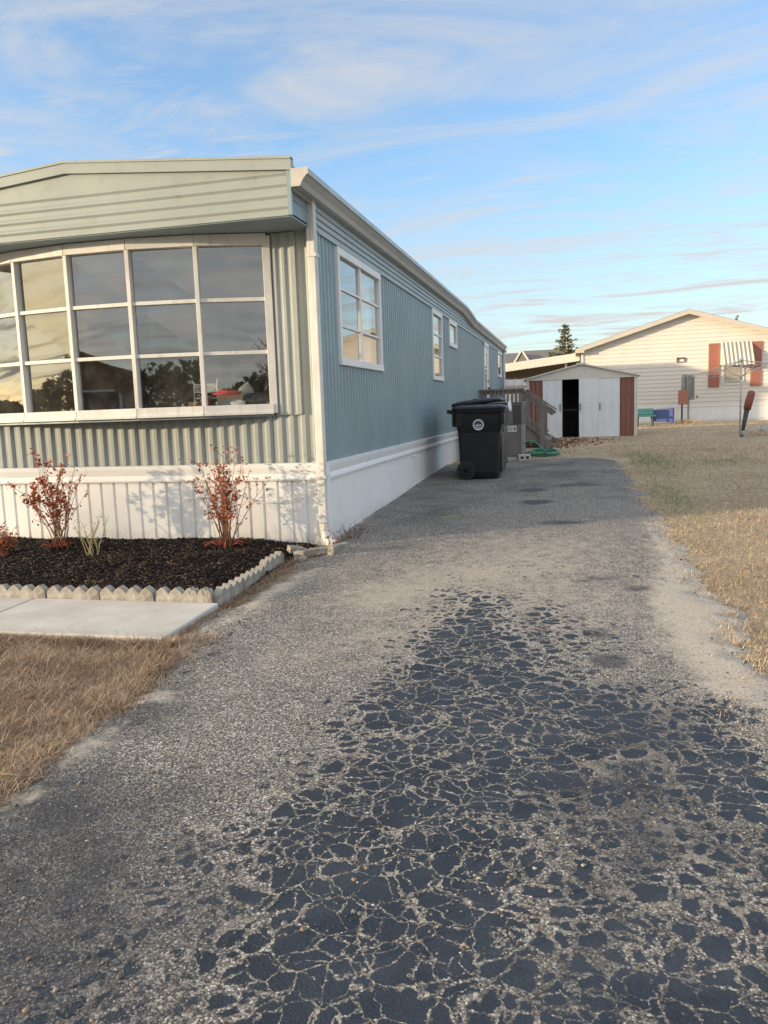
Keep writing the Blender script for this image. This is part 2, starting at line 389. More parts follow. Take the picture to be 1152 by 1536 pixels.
# darker bitumen-rich zones, painted shade on the far drive, paler washed zones
grav = k.mix(k.rng(k.math('ADD', k.noise(2.2, 7, .68), k.math('MULTIPLY', wear_shade, .42)), .52, .90, 0, .82), grav, (.04,.044,.054))
sandc = k.mix(k.rng(k.noise(70, 5, .7), .35, .7), (.42,.365,.29), (.60,.54,.45))
sandc = k.mix(k.rng(ssep.outputs[2], .9, .95, 0, .6), sandc, (.14,.125,.11))
tanm = k.rng(k.math('ADD', k.noise(9, 8, .72), k.math('MULTIPLY', tan, .55)), .60, .98, 0, .62, True)
grav = k.mix(tanm, grav, sandc)
sandm = k.rng(k.math('ADD', k.math('MULTIPLY', k.noise(8, 12, .82, .6), 2.1), sand), 1.40, 1.98, 0, .90, True)
base = k.mix(sandm, grav, sandc)
d1 = k.voro(13.0, 'DISTANCE_TO_EDGE', warp); d2 = k.voro(33, 'DISTANCE_TO_EDGE', warp)
rag = k.math('ADD', k.math('MULTIPLY', k.math('SUBTRACT', k.noise(24, 8, .8), .5), .55), k.math('MULTIPLY', k.math('SUBTRACT', stone_d, .4), .10))
long_ = k.math('MULTIPLY', k.math('SUBTRACT', k.noise(7.5, 4, .65), .5), .12)
wide = k.math('MULTIPLY', k.math('SUBTRACT', k.noise(3.4, 5, .68), .5), .95)
sl_ = k.math('ADD', seal, wide)
th1 = k.rng(sl_, 0.0, .80, .38, .014); th2 = k.rng(sl_, .08, .75, .34, -.16)
p1 = k.rng(k.math('SUBTRACT', k.math('ADD', d1, k.math('ADD', k.math('MULTIPLY', rag, .42), long_)), th1), -.012, .035, 0, 1, True)
p2 = k.rng(k.math('SUBTRACT', k.math('ADD', d2, rag), th2), -.03, .06, 0, 1, True)
d3 = k.voro(7.5, 'DISTANCE_TO_EDGE', warp)
p3 = k.rng(k.math('ADD', d3, k.math('MULTIPLY', rag, .2)), k.rng(sl_, .2, .9, .09, .006), k.rng(sl_, .2, .9, .13, .034), 0, 1, True)
plate = k.math('MULTIPLY', k.math('MULTIPLY', p1, p2), k.rng(sl_, .04, .22))
plate = k.math('MULTIPLY', k.math('MULTIPLY', plate, p3), k.rng(k.math('ADD', k.noise(3.8, 8, .75), k.math('MULTIPLY', sl_, .45)), .40, .62, .5, 1, True))
sealc = k.mix(k.rng(k.noise(7, 6, .65), .3, .75), (.016,.024,.037), (.042,.053,.070))
sealc = k.mix(k.rng(k.noise(140, 3, .7), .58, .75, 0, .5), sealc, (.11,.105,.10))
sealc = k.mix(k.rng(k.noise(1.9, 6, .7), .55, .75, 0, .35), sealc, (.10,.11,.125))
col = k.mix(plate, base, sealc)
# leaf bits
lb = k.voro(7, 'F1', warp, 'Color'); ls = k.n('ShaderNodeSeparateColor'); k.L(lb, ls.inputs[0])
h = k.math('ADD', k.math('ADD', k.math('MULTIPLY', k.rng(stone_d, 0, .7, 1, 0), .22), k.math('MULTIPLY', mB, .3)), k.math('MULTIPLY', plate, .5))
h = k.math('MULTIPLY', h, k.rng(sandm, 0, 1, 1, .25))
nb = k.bump(h, .7, .006); nb = k.bump(k.noise(240, 3), .3, .003, nb)
M['asphalt'] = k.pbr(col, k.rng(plate, 0, 1, .92, .62), nb, 0, .3)
k = NT('street_asphalt'); M['street'] = k.pbr(k.mix(k.noise(40, 6), (.06,.06,.06), (.13,.125,.12)), .9)

M['grass'] = rnd_mat('dry_grass', [(0, (.10,.06,.035)), (.25, (.27,.18,.115)), (.55, (.46,.34,.23)), (.85, (.66,.54,.40)), (1, (.34,.16,.09))])
M['grassr'] = rnd_mat('mown_dry_grass', [(0, (.34,.23,.14)), (.35, (.53,.40,.255)), (.65, (.66,.53,.365)), (.82, (.74,.64,.48)), (.86, (.15,.22,.08)), (1, (.25,.32,.12))])
M['chip'] = rnd_mat('mulch_chip', [(0, (.006,.005,.005)), (.45, (.022,.017,.014)), (.8, (.06,.043,.033)), (.95, (.12,.085,.06)), (1, (.22,.16,.11))])
M['redleaf'] = rnd_mat('red_leaf', [(0, (.14,.03,.02)), (.35, (.38,.075,.03)), (.7, (.56,.16,.06)), (1, (.60,.28,.15))], .6, .3)
M['duskleaf'] = rnd_mat('dull_red_leaf', [(0, (.09,.022,.025)), (.5, (.20,.055,.045)), (1, (.38,.16,.10))], .6, .3)
M['dryleaf'] = rnd_mat('fallen_leaf', [(0, (.10,.035,.02)), (.5, (.22,.085,.045)), (1, (.36,.19,.10))])
M['needle'] = rnd_mat('conifer_needles', [(0, (.022,.04,.018)), (.5, (.06,.075,.025)), (.85, (.13,.115,.035)), (1, (.2,.15,.05))])
M['needle_lit'] = rnd_mat('conifer_needles_lit', [(0, (.04,.06,.03)), (.5, (.12,.125,.05)), (.85, (.24,.20,.08)), (1, (.34,.26,.11))])  # brighter, yellower needle copy with warm sunlight put into its colour
M['pebble'] = rnd_mat('loose_pebble', [(0, (.05,.05,.052)), (.4, (.13,.125,.12)), (.7, (.22,.20,.18)), (.85, (.22,.16,.11)), (1, (.36,.34,.31))], .8)
M['green'] = rnd_mat('green_leaf', [(0, (.03,.06,.02)), (1, (.10,.14,.05))])

# ------------------------------------------------------------------ setting: ground, street, driveway, walk, bed
def axis_pts(a, b, fine0, fine1, step, grow=1.5):
    p = list(np.arange(fine0, fine1 + 1e-6, step)); s_ = step
    x = fine1
    while x < b: s_ *= grow; x += s_; p.append(x)
    s_ = step; x = fine0
    while x > a: s_ *= grow; x -= s_; p.insert(0, x)
    return np.array(p)
gx = axis_pts(-600, 600, -6, 10, 1.0); gy = axis_pts(-600, 900, -8, 16, 0.5)
GX, GY = np.meshgrid(gx, gy); V = np.stack([GX, GY, gza(GY)], -1).reshape(-1, 3)
nx_, ny_ = len(gx), len(gy)
I = np.arange(nx_*ny_).reshape(ny_, nx_)
F = np.stack([I[:-1,:-1], I[:-1,1:], I[1:,1:], I[1:,:-1]], -1).reshape(-1, 4)
tag(np_mesh('ground', V, F, M['lawn'], smooth=True), kind='structure')
sb = MB().box(-120, 120, -16, -9.2, -.24, -.222); tag(sb.build('street', M['street']), kind='structure')

def sd_poly(X, Y, poly):
    poly = np.array(poly, float); n = len(poly); d = np.full(X.shape, 1e9); ins = np.zeros(X.shape, bool)
    for i in range(n):
        a = poly[i]; b = poly[(i+1) % n]; e = b - a; L2 = (e**2).sum()
        t = np.clip(((X-a[0])*e[0] + (Y-a[1])*e[1]) / L2, 0, 1)
        d = np.minimum(d, np.hypot(X-a[0]-t*e[0], Y-a[1]-t*e[1]))
        cnd = ((a[1] > Y) != (b[1] > Y)) & (X < (b[0]-a[0])*(Y-a[1])/(b[1]-a[1]+1e-12) + a[0]); ins ^= cnd
    return np.where(ins, d, -d)
def soft(X, Y, poly, w, amp=1.0): return amp*np.clip(.5 + sd_poly(X, Y, poly)/w, 0, 1)
def vnoise(X, Y, sc, seed=0):
    r = np.random.default_rng(seed); G = r.random((64, 64)); x = X*sc; y = Y*sc
    xi = np.floor(x).astype(int); yi = np.floor(y).astype(int); fx = x-xi; fy = y-yi; fx = fx*fx*(3-2*fx); fy = fy*fy*(3-2*fy)
    g = lambda a, b: G[a % 64, b % 64]
    return (g(xi,yi)*(1-fx)+g(xi+1,yi)*fx)*(1-fy) + (g(xi,yi+1)*(1-fx)+g(xi+1,yi+1)*fx)*fy
st = 0.025
ax_ = np.arange(-.5, 3.3, st); ay_ = np.arange(-9.2, 9.2, st)
X, Y = np.meshgrid(ax_, ay_)
edge_poly = [(.10,-9.3),(.12,-5),(.13,-4.06),(.10,-3.3),(.10,-2.72),(.02,-2.3),(-.02,-1.8),(-.02,-.7),(.12,-.25),(.12,0),(.03,.1),(.03,6.3),(.25,6.5),(1.0,6.9),(1.5,7.3),
             (2.0,7.35),(2.5,7.0),(2.66,5.5),(2.66,3.5),(2.70,1.6),(2.74,0),(2.77,-1.1),(2.80,-2.2),(2.82,-3),(2.84,-4),(2.86,-6),(2.9,-9.3)]
SD = sd_poly(X, Y, edge_poly)
SDn = SD + .24*(vnoise(X, Y, 3, 1)-.5) + .14*(vnoise(X, Y, 9, 2)-.5) + .07*(vnoise(X, Y, 24, 3)-.5)
SDn = np.where((X < .3) & (Y > .15) & (Y < 6.3), .2, SDn)          # tight against the skirting
P_seal = [(1.24,-1.27),(1.60,-1.62),(1.79,-2.28),(1.93,-2.72),(2.33,-2.94),(2.31,-3.34),(2.07,-3.67),(1.95,-3.87),(1.95,-4.16),(1.90,-4.43),(1.89,-4.60),(2.19,-4.58),(2.25,-4.63),(2.2,-5.6),(1.2,-5.6),(1.18,-4.84),(1.19,-4.61),(1.25,-4.37),(1.17,-4.06),(1.14,-3.62),(1.13,-3.14),(1.28,-2.44),(1.25,-1.86)]
seal = soft(X, Y, P_seal, .75, 1.12)
core = [(1.30,-2.2),(1.60,-2.3),(1.80,-2.95),(1.85,-3.5),(1.62,-4.0),(1.5,-4.4),(1.35,-4.0),(1.22,-3.3)]
seal = np.maximum(seal, soft(X, Y, core, .6, 1.35))
seal = np.maximum(seal, soft(X, Y, [(1.2,-2.7),(2.35,-2.85),(2.4,-3.5),(2.0,-3.8),(1.95,-4.6),(1.2,-4.9),(1.05,-4.2)], .5, 1.0))
seal = np.maximum(seal, soft(X, Y, [(1.7,-2.6),(2.45,-2.75),(2.75,-3.2),(2.75,-5.4),(1.7,-5.4)], .5, .62))
seal = np.maximum(seal, soft(X, Y, [(1.05,-1.8),(1.9,-1.5),(2.4,-2.6),(1.2,-2.9)], .5, .62))
seal = np.maximum(seal, soft(X, Y, [(1.9,-4.45),(2.5,-4.4),(2.5,-5.2),(1.9,-5.2)], .3, .8))
seal = np.maximum(seal, soft(X, Y, [(.75,-4.2),(1.2,-4.0),(1.2,-5.2),(.8,-5.2)], .4, .62))
seal = np.maximum(seal, soft(X, Y, [(2.37,-3.03),(2.58,-2.90),(2.66,-3.49),(2.56,-3.94),(2.36,-3.89),(2.27,-3.76)], .25, .95))
seal = np.maximum(seal, soft(X, Y, [(2.38,-3.99),(2.55,-3.97),(2.55,-4.2),(2.35,-4.14)], .15, .85))
seal = np.maximum(seal, soft(X, Y, [(0.08,-1.9),(0.22,-1.67),(0.32,-2.09),(0.40,-2.84),(0.23,-3.11),(0.06,-2.87)], .35, .5))
seal = np.maximum(seal, soft(X, Y, [(2.33,-.43),(2.63,-.55),(2.58,-1.08),(2.30,-1.01)], .4, .62))
seal = np.maximum(seal, soft(X, Y, [(2.10,-4.4),(2.32,-4.35),(2.30,-4.75),(2.0,-4.8)], .3, .55))
dark = soft(X, Y, [(-.1,-4.0),(.30,-3.8),(.78,-4.1),(1.05,-4.42),(.98,-5.6),(-.1,-5.6)], .5, .95)
dark = np.maximum(dark, soft(X, Y, [(0,-3.4),(.25,-2.93),(.5,-3.0),(.45,-3.6),(.2,-3.9)], .4, .6))
dark = np.maximum(dark, soft(X, Y, [(.0,.5),(.9,.9),(1.2,3.5),(.8,5.5),(0,6)], .9, .38))  # this zone and the next paint the far drive's shade into its colour
dark = np.maximum(dark, soft(X, Y, [(1.0,3.0),(2.7,3.6),(2.7,7.3),(1.0,7.3)], 1.6, .5))
dark = np.maximum(dark, soft(X, Y, [(2.0,-2.8),(2.35,-2.9),(2.45,-3.9),(2.3,-4.6),(1.9,-4.6)], .5, .75))
for (px, py, rx, ry, am) in [(2.08,-2.19,.07,.07,1),(2.15,-2.60,.09,.08,1),(2.01,-3.75,.07,.05,1),(2.17,-3.41,.09,.05,1),(2.13,-1.03,.07,.06,1),(2.02,-1.12,.06,.05,.9),(2.35,-1.3,.06,.06,.8),(1.9,1.0,.2,.1,.8),(1.6,2.2,.15,.15,.8),(1.5,3.1,.15,.2,.8),(2.0,3.6,.3,.2,.7),(1.75,-2.0,.08,.2,.6)]:
    q = np.sqrt(((X-px)/rx)**2 + ((Y-py)/ry)**2) + .5*(vnoise(X, Y, 14, 5)-.5)
    dark = np.maximum(dark, am*1.2*np.clip(1.5-q, 0, 1))
sandP = [([(2.56,1.0),(2.84,1.57),(2.85,-.98),(2.85,-2.17),(2.85,-2.61),(2.80,-3.39),(2.64,-3.05),(2.46,-2.88),(2.38,-2.41),(2.38,-1.49),(2.50,-0.64)], .28, 1.0),
 ([(2.28,-3.94),(2.37,-4.02),(2.35,-4.35),(2.29,-4.36),(2.25,-4.19)], .15, .6),
 ([(0.0,-2.24),(0.0,-0.99),(0.28,-0.77),(0.27,-1.51),(0.22,-2.16),(0.08,-2.47)], .25, .75),
 ([(0.05,-3.24),(0.33,-3.15),(0.38,-3.31),(0.18,-3.37)], .14, .95),
 ([(0.10,-3.82),(0.28,-3.50),(0.35,-3.68),(0.26,-3.91)], .18, .85),
 ([(0.08,-4.06),(0.25,-3.98),(0.35,-4.07),(0.29,-4.24),(.1,-4.3)], .18, .8),
 ([(1.3,.15),(1.9,.2),(1.8,.45),(1.3,.4)], .3, .35)]
sand = np.zeros_like(X)
for P_, w_, a_ in sandP: sand = np.maximum(sand, soft(X, Y, P_, w_, a_))
sand = np.maximum(sand, np.clip(1 - SD/.10, 0, 1)*.6*(vnoise(X, Y, 2.5, 8) > .35)*(Y < 1.5))
tanm = np.maximum(soft(X, Y, [(0.5,-1.60),(1.0,-.60),(1.93,-0.4),(2.1,-0.9),(1.5,-1.3),(0.9,-2.2)], .8, .9), soft(X, Y, [(.4,-.6),(1.2,.6),(2.5,.6),(2.5,-2.4),(.6,-3)], 1.6, .6))
tanm = np.maximum(tanm, seal*.42)
keep_v = SDn > -.10
iv = np.arange(X.size).reshape(X.shape)
Fq = np.stack([iv[:-1,:-1], iv[:-1,1:], iv[1:,1:], iv[1:,:-1]], -1).reshape(-1, 4)
kf = keep_v.ravel()[Fq].all(1)
Zd = gza(Y) + .002 + .016*np.clip(SDn/.12, -1, 1) + np.clip(SDn/.2, 0, 1)*(.010*(vnoise(X, Y, 1.2, 21)-.5) + .006*(vnoise(X, Y, 4, 22)-.5))
Vd = np.stack([X, Y, Zd], -1).reshape(-1, 3)
def compact(V, F, attrs):
    u, inv = np.unique(F.ravel(), return_inverse=True)
    return V[u], inv.reshape(F.shape), {a: b.ravel()[u] for a, b in attrs.items()}
Vc, Fc, Ac = compact(Vd, Fq[kf], dict(seal=seal, sand=sand, tan=tanm, dark=dark))
tag(np_mesh('driveway', Vc, Fc, M['asphalt'], Ac, smooth=True), kind='structure')

def slab(x0, x1, y0, y1, name):
    b = MB(); zt = lambda y: gz(y) + .036
    v = [(x0,y0,gz(y0)-.06),(x1,y0,gz(y0)-.06),(x1,y1,gz(y1)-.06),(x0,y1,gz(y1)-.06),(x0,y0,zt(y0)),(x1,y0,zt(y0)),(x1,y1,zt(y1)),(x0,y1,zt(y1))]
    b.add(v, [(0,3,2,1),(4,5,6,7),(0,1,5,4),(1,2,6,5),(2,3,7,6),(3,0,4,7)])
    return tag(b.build(name, M['concrete'], bevel=.008), kind='structure')
slab(-1.36, -.09, -2.56, -1.895, 'concrete_walk'); slab(-4.2, -1.372, -2.56, -1.895, 'concrete_walk')

# mulch bed: a low mound between the edging and the skirting
bx = np.linspace(-4.2, .0, 90); by = np.linspace(-1.83, .06, 50); BX, BY = np.meshgrid(bx, by)
def bed_h(x, y):
    e = np.clip(np.minimum(y+1.83, -.13-x)/.35, 0, 1)
    return gza(y) + .015 + .055*e*(1-.5*np.clip((y+.5)/.5, 0, 1)) + .028*(vnoise(x, y, 5, 31)-.5) + .016*(vnoise(x, y, 14, 32)-.5) - .05*np.clip((x+.13)/.1, 0, 1)
VB = np.stack([BX, BY, bed_h(BX, BY)], -1).reshape(-1, 3); iv = np.arange(BX.size).reshape(BX.shape)
FB = np.stack([iv[:-1,:-1], iv[:-1,1:], iv[1:,1:], iv[1:,:-1]], -1).reshape(-1, 4)
tag(np_mesh('flower_bed', VB, FB, M['soil'], smooth=True), kind='structure')
# wood chips on the bed
n = 15000
cx = rng.uniform(-3.7, -.03, n); cy = rng.uniform(-1.8, .0, n); keep = (cx < -.14) | (rng.random(n) < .35); cx = cx[keep]; cy = cy[keep]; n = len(cx)
L_ = rng.uniform(.012, .05, n)*rng.uniform(.6, 1, n); wd = rng.uniform(.004, .012, n); th = rng.uniform(.002, .006, n)
yaw = rng.uniform(0, np.pi*2, n); pit = rng.normal(0, .35, n); rol = rng.normal(0, .6, n)
cube = np.array([(-1,-1,-1),(1,-1,-1),(1,1,-1),(-1,1,-1),(-1,-1,1),(1,-1,1),(1,1,1),(-1,1,1)], float)/2
cf = np.array([(0,3,2,1),(4,5,6,7),(0,1,5,4),(1,2,6,5),(2,3,7,6),(3,0,4,7)])
def scatter_boxes(px, py, pz, L_, wd, th, yaw, pit, rol):
    n = len(px); v = cube[None]*np.stack([L_, wd, th], -1)[:,None,:]
    cr, sr = np.cos(rol)[:,None], np.sin(rol)[:,None]; y1 = v[...,1]*cr - v[...,2]*sr; z1 = v[...,1]*sr + v[...,2]*cr
    cp, sp = np.cos(pit)[:,None], np.sin(pit)[:,None]; x2 = v[...,0]*cp - z1*sp; z2 = v[...,0]*sp + z1*cp
    cyw, syw = np.cos(yaw)[:,None], np.sin(yaw)[:,None]; x3 = x2*cyw - y1*syw; y3 = x2*syw + y1*cyw
    V = np.stack([x3+px[:,None], y3+py[:,None], z2+pz[:,None]], -1).reshape(-1, 3)
    F = (cf[None] + 8*np.arange(n)[:,None,None]).reshape(-1, 4); return V, F
Vm, Fm = scatter_boxes(cx, cy, bed_h(cx, cy)+.006, L_, wd, th, yaw, pit, rol)
tag(np_mesh('mulch_chips', Vm, Fm, M['chip'], {'rnd': np.repeat(rng.random(n), 8)}), 'dark brown wood chip mulch spread over the flower bed', 'mulch', kind='stuff')

# grass: curved blades as one countless mass each
def blades(px, py, pz, L_, w_, ang, lean, rnd):
    n = len(px); dxy = np.stack([np.cos(ang), np.sin(ang)], -1); side = np.stack([-np.sin(ang), np.cos(ang)], -1)
    V = np.zeros((n, 6, 3)); R_ = np.repeat(rnd, 6)
    for i, (t, ww) in enumerate(((0, 1.0), (.55, .8), (1.0, .15))):
        hor = L_*t*np.sin(lean)*(0.6 + .4*t); ver = L_*t*np.cos(lean)*(1.15 - .35*t)
        for j, sgn in enumerate((-1, 1)):
            V[:, 2*i+j, 0] = px + dxy[:,0]*hor + side[:,0]*w_*ww*sgn/2
            V[:, 2*i+j, 1] = py + dxy[:,1]*hor + side[:,1]*w_*ww*sgn/2
            V[:, 2*i+j, 2] = pz + ver
    b = 6*np.arange(n)[:,None]
    F = np.concatenate([b + np.array([0,1,3,2]), b + np.array([2,3,5,4])], 0); return V.reshape(-1, 3), F, R_
n = 150000
px = rng.uniform(-1.9, .25, n); py = rng.uniform(-4.9, -2.50, n)
edge = .12 + .10*(vnoise(px, py, 3, 41)-.5)*2 - .06
clump = vnoise(px, py, 7, 42)*.6 + vnoise(px, py, 18, 43)*.4
ok = (px < edge + rng.exponential(.05, n)*(.3+1.6*vnoise(px, py, 5, 47))) & (rng.random(n) < .45 + .8*clump) & ~((px > -.02) & (py > -2.75) & (rng.random(n) < .3))
px, py, clump = px[ok], py[ok], clump[ok]; n = len(px)
Vg, Fg, Rg = blades(px, py, gza(py) - .003 + .03*(clump-.35)*(rng.random(n)), rng.uniform(.03, .11, n), rng.uniform(.0011, .0024, n), rng.uniform(0, 6.283, n), np.clip(rng.normal(1.28, .26, n), .1, 1.6), np.clip(.02 + .75*clump + rng.normal(0, .25, n), 0, 1))
tag(np_mesh('dry_grass', Vg, Fg, M['grass'], {'rnd': Rg}), 'matted dry brown grass on the left between walk and driveway', 'grass', kind='stuff')
n = 26000
py = rng.uniform(-4.9, -2.45, n); px = np.where(rng.random(n) < .72, rng.normal(.10, .07, n), rng.uniform(-1.6, .0, n))
py = np.where(px < -.0, rng.normal(-2.60, .035, n), py)
cl_ = vnoise(px, py, 6, 61)*.5 + vnoise(px, py, 17, 62)*.5
ok = (rng.random(n) < np.clip(cl_*2.2 - .55, .05, 1)); px, py, cl_ = px[ok], py[ok], cl_[ok]; n = len(px)
Vg, Fg, Rg = blades(px, py, gza(py) + .008, rng.uniform(.03, .085, n), rng.uniform(.0012, .0026, n), rng.uniform(0, 6.283, n), np.clip(rng.normal(1.2, .3, n), .2, 1.57), np.clip(.05 + .6*cl_ + rng.normal(0, .25, n), 0, 1))
tag(np_mesh('grass_fringe', Vg, Fg, M['grass'], {'rnd': Rg}), 'ragged fringe of dry grass overlapping the walk and driveway edge', 'grass', kind='stuff')
# strip of dead grass and needles beside the edging
n = 6500
py = rng.uniform(-2.75, -.35, n); px = -.10 + rng.exponential(.055, n) + .03*(vnoise(py*0, py, 6, 44)); 
ok = (px < .22) & ~((px < -.075) & (py < -1.86)); px, py = px[ok], py[ok]; n = len(px)
Vg, Fg, Rg = blades(px, py, gza(py) + .008, rng.uniform(.02, .07, n), rng.uniform(.0014, .003, n), rng.uniform(0, 6.283, n), np.clip(rng.normal(1.35, .2, n), .5, 1.57), np.clip(rng.normal(.28, .2, n), 0, 1))
tag(np_mesh('dead_grass_strip', Vg, Fg, M['grass'], {'rnd': Rg}), 'dead grass litter along the concrete edging beside the driveway', 'grass litter', kind='stuff')
# right lawn
n = 210000
dd = rng.random(n)
py = -4.6 + 15.5*rng.random(n)**1.5; px = 2.62 + rng.random(n)**1.25*(.6 + 5.2*np.clip((py+5.5)/7, .1, 1))
edge = 2.74 + .16*(vnoise(px, py, 2.5, 51)-.5)*2 + .05 - .08*np.clip((py-1)/3, 0, 1)
clump = vnoise(px, py, 4, 52)*.5 + vnoise(px, py, 13, 53)*.5
ok = (px > edge - rng.exponential(.03, n)) & (rng.random(n) < .25 + .95*clump)
px, py, clump = px[ok], py[ok], clump[ok]; n = len(px)
gp = np.exp(-((px-3.1)/.35)**2 - ((py-6.6)/1.6)**2) + .9*np.exp(-((px-3.0)/.18)**2 - ((py-2.6)/1.3)**2) + .5*np.exp(-((px-4.1)/.5)**2 - ((py-6.2)/.6)**2)
isg = rng.random(n) < np.clip(gp*1.3, 0, 1)*.85
warm = .30*np.exp(-((px-3.0)/.35)**2 - ((py+.3)/1.8)**2)
rr = np.where(isg, rng.uniform(.86, 1, n), np.clip(.22 + .5*clump - warm + rng.normal(0, .15, n), 0, .82))
Vg, Fg, Rg = blades(px, py, gza(py) - .003, rng.uniform(.02, .05, n)*(1+.5*isg), rng.uniform(.0016, .0034, n)*(1 + .12*np.clip(py, 0, 9)), rng.uniform(0, 6.283, n), np.clip(rng.normal(.95, .35, n), .05, 1.55), rr)
tag(np_mesh('mown_grass', Vg, Fg, M['grassr'], {'rnd': Rg}), 'short dry mown grass on the lawn right of the driveway', 'grass', kind='stuff')
n = 16000
py = rng.uniform(-4.6, 2.5, n); px = 2.70 + rng.normal(0, .10, n) + .12*(vnoise(py*0, py, 2.2, 63)-.5)
cl_ = vnoise(px, py, 7, 64)*.5 + vnoise(px, py, 20, 65)*.5
ok = (rng.random(n) < np.clip(cl_*2.4 - .85, 0, 1)); px, py, cl_ = px[ok], py[ok], cl_[ok]; n = len(px)
Vg, Fg, Rg = blades(px, py, gza(py) + .008, rng.uniform(.02, .05, n), rng.uniform(.0016, .003, n), rng.uniform(0, 6.283, n), np.clip(rng.normal(1.15, .3, n), .2, 1.57), np.clip(.1 + .5*cl_ + rng.normal(0, .2, n), 0, .82))
tag(np_mesh('grass_fringe', Vg, Fg, M['grassr'], {'rnd': Rg}), 'ragged fringe of dry grass creeping over the sandy right driveway edge', 'grass', kind='stuff')
# far lawn tufts
n = 60000
py = rng.uniform(6.5, 26, n); px = rng.uniform(1.2, 13, n)
ok = ((px > 2.6) | (py > 7.6)) & ~((px < 3.7) & (py > 14.9) & (py < 18)) & (rng.random(n) < .3 + .8*vnoise(px, py, 1.5, 55)) & ~((py > 10.4) & (py < 12.9) & (px < 1.7))
px, py = px[ok], py[ok]; n = len(px)
Vg, Fg, Rg = blades(px, py, gza(py) - .004, rng.uniform(.03, .06, n), rng.uniform(.006, .012, n), rng.uniform(0, 6.283, n), np.clip(rng.normal(1.1, .3, n), .1, 1.5), np.clip(rng.normal(.5, .18, n), .05, .82))
tag(np_mesh('yard_grass', Vg, Fg, M['grassr'], {'rnd': Rg}), 'pale dry grass in the back yard before the shed and cream house', 'grass', kind='stuff')

# loose pebbles on the driveway
n = 6500
py = -5.4 + rng.random(n)**1.6*7.0; px = rng.uniform(.12, 2.75, n)
ico_v, ico_f = [], []
bm = bmesh.new(); bmesh.ops.create_icosphere(bm, subdivisions=1, radius=1); bm.verts.ensure_lookup_table()
ico_v = np.array([v.co[:] for v in bm.verts]); ico_f = np.array([[v.index for v in f.verts] for f in bm.faces]); bm.free()
r_ = rng.uniform(.002, .0055, n)*rng.choice([1, 1, 1, 1.5], n)
Vp = ico_v[None]*(r_[:,None]*(1 + .0*py[:,None]))[:,:,None]*np.stack([rng.uniform(.8,1.3,n), rng.uniform(.8,1.3,n), rng.uniform(.5,.8,n)], -1)[:,None,:]
Vp = Vp*(1 + .18*rng.standard_normal((n, len(ico_v), 1)))
Vp = Vp + np.stack([px, py, gza(py) + .016 + r_*.05], -1)[:,None,:]
Fp = (ico_f[None] + len(ico_v)*np.arange(n)[:,None,None]).reshape(-1, 3)
tag(np_mesh('loose_gravel', Vp.reshape(-1, 3), Fp, M['pebble'], {'rnd': np.repeat(rng.random(n), len(ico_v))}), 'small loose pebbles scattered over the worn asphalt driveway', 'gravel', kind='stuff')
# fallen leaves
def leaves(name, px, py, label, size=(.03, .06), mat='dryleaf', hz=.012):
    n = len(px); s_ = rng.uniform(size[0], size[1], n); a = rng.uniform(0, 6.28, n); t = rng.normal(0, .45, n)
    base = np.array([(-.5,0,.0),(0,-.32,.12),(.5,0,0),(0,.32,.12)])
    v = base[None]*s_[:,None,None]; ct, st_ = np.cos(t)[:,None], np.sin(t)[:,None]
    z = v[...,2] + v[...,0]*st_; x = v[...,0]*ct; ca, sa = np.cos(a)[:,None], np.sin(a)[:,None]
    V = np.stack([x*ca - v[...,1]*sa + px[:,None], x*sa + v[...,1]*ca + py[:,None], z + gza(py)[:,None] + hz], -1).reshape(-1, 3)
    F = (np.array([(0,1,2,3)])[None] + 4*np.arange(n)[:,None,None]).reshape(-1, 4)
    return tag(np_mesh(name, V, F, M[mat], {'rnd': np.repeat(rng.random(n), 4)}), label, 'leaves', kind='stuff')
px = np.concatenate([rng.normal(1.9, .45, 380), rng.normal(1.5, .25, 150)]); py = np.concatenate([rng.normal(13.0, .9, 380), rng.normal(11.2, .6, 150)])
leaves('fallen_leaves', px, py, 'brown fallen leaves lying between the deck steps and the shed', (.05, .10))
px = np.abs(rng.normal(0, .09, 420)) + .05; py = np.concatenate([rng.uniform(0.1, 6.8, 250), rng.normal(3.9, .35, 170)]); px[250:] += np.abs(rng.normal(0, .2, 170))
leaves('leaf_litter', px, py, 'dry leaf litter caught along the foot of the white skirting', (.012, .035))
px = np.concatenate([rng.normal(.02, .16, 60), rng.uniform(-2.5, -.1, 50)]); py = np.concatenate([rng.normal(-.35, .18, 60), rng.uniform(-1.7, -.3, 50)])
leaves('bed_leaves', px, py, 'few pale and red leaves fallen on the dark mulch', (.015, .035), 'dryleaf', .06)

# ------------------------------------------------------------------ the blue mobile home
HW, HL = 3.54, 16.5                     # width, length; right front corner at the origin
O = (-1.77, 8.25, 0)
home = thing('mobile_home', 'long blue grey mobile home with bow window and white skirting beside the driveway', 'mobile home', O)
def hb(mb, name, mat, parent=None, **k): return mb.build(name, mat, parent or home, off=O, **k)

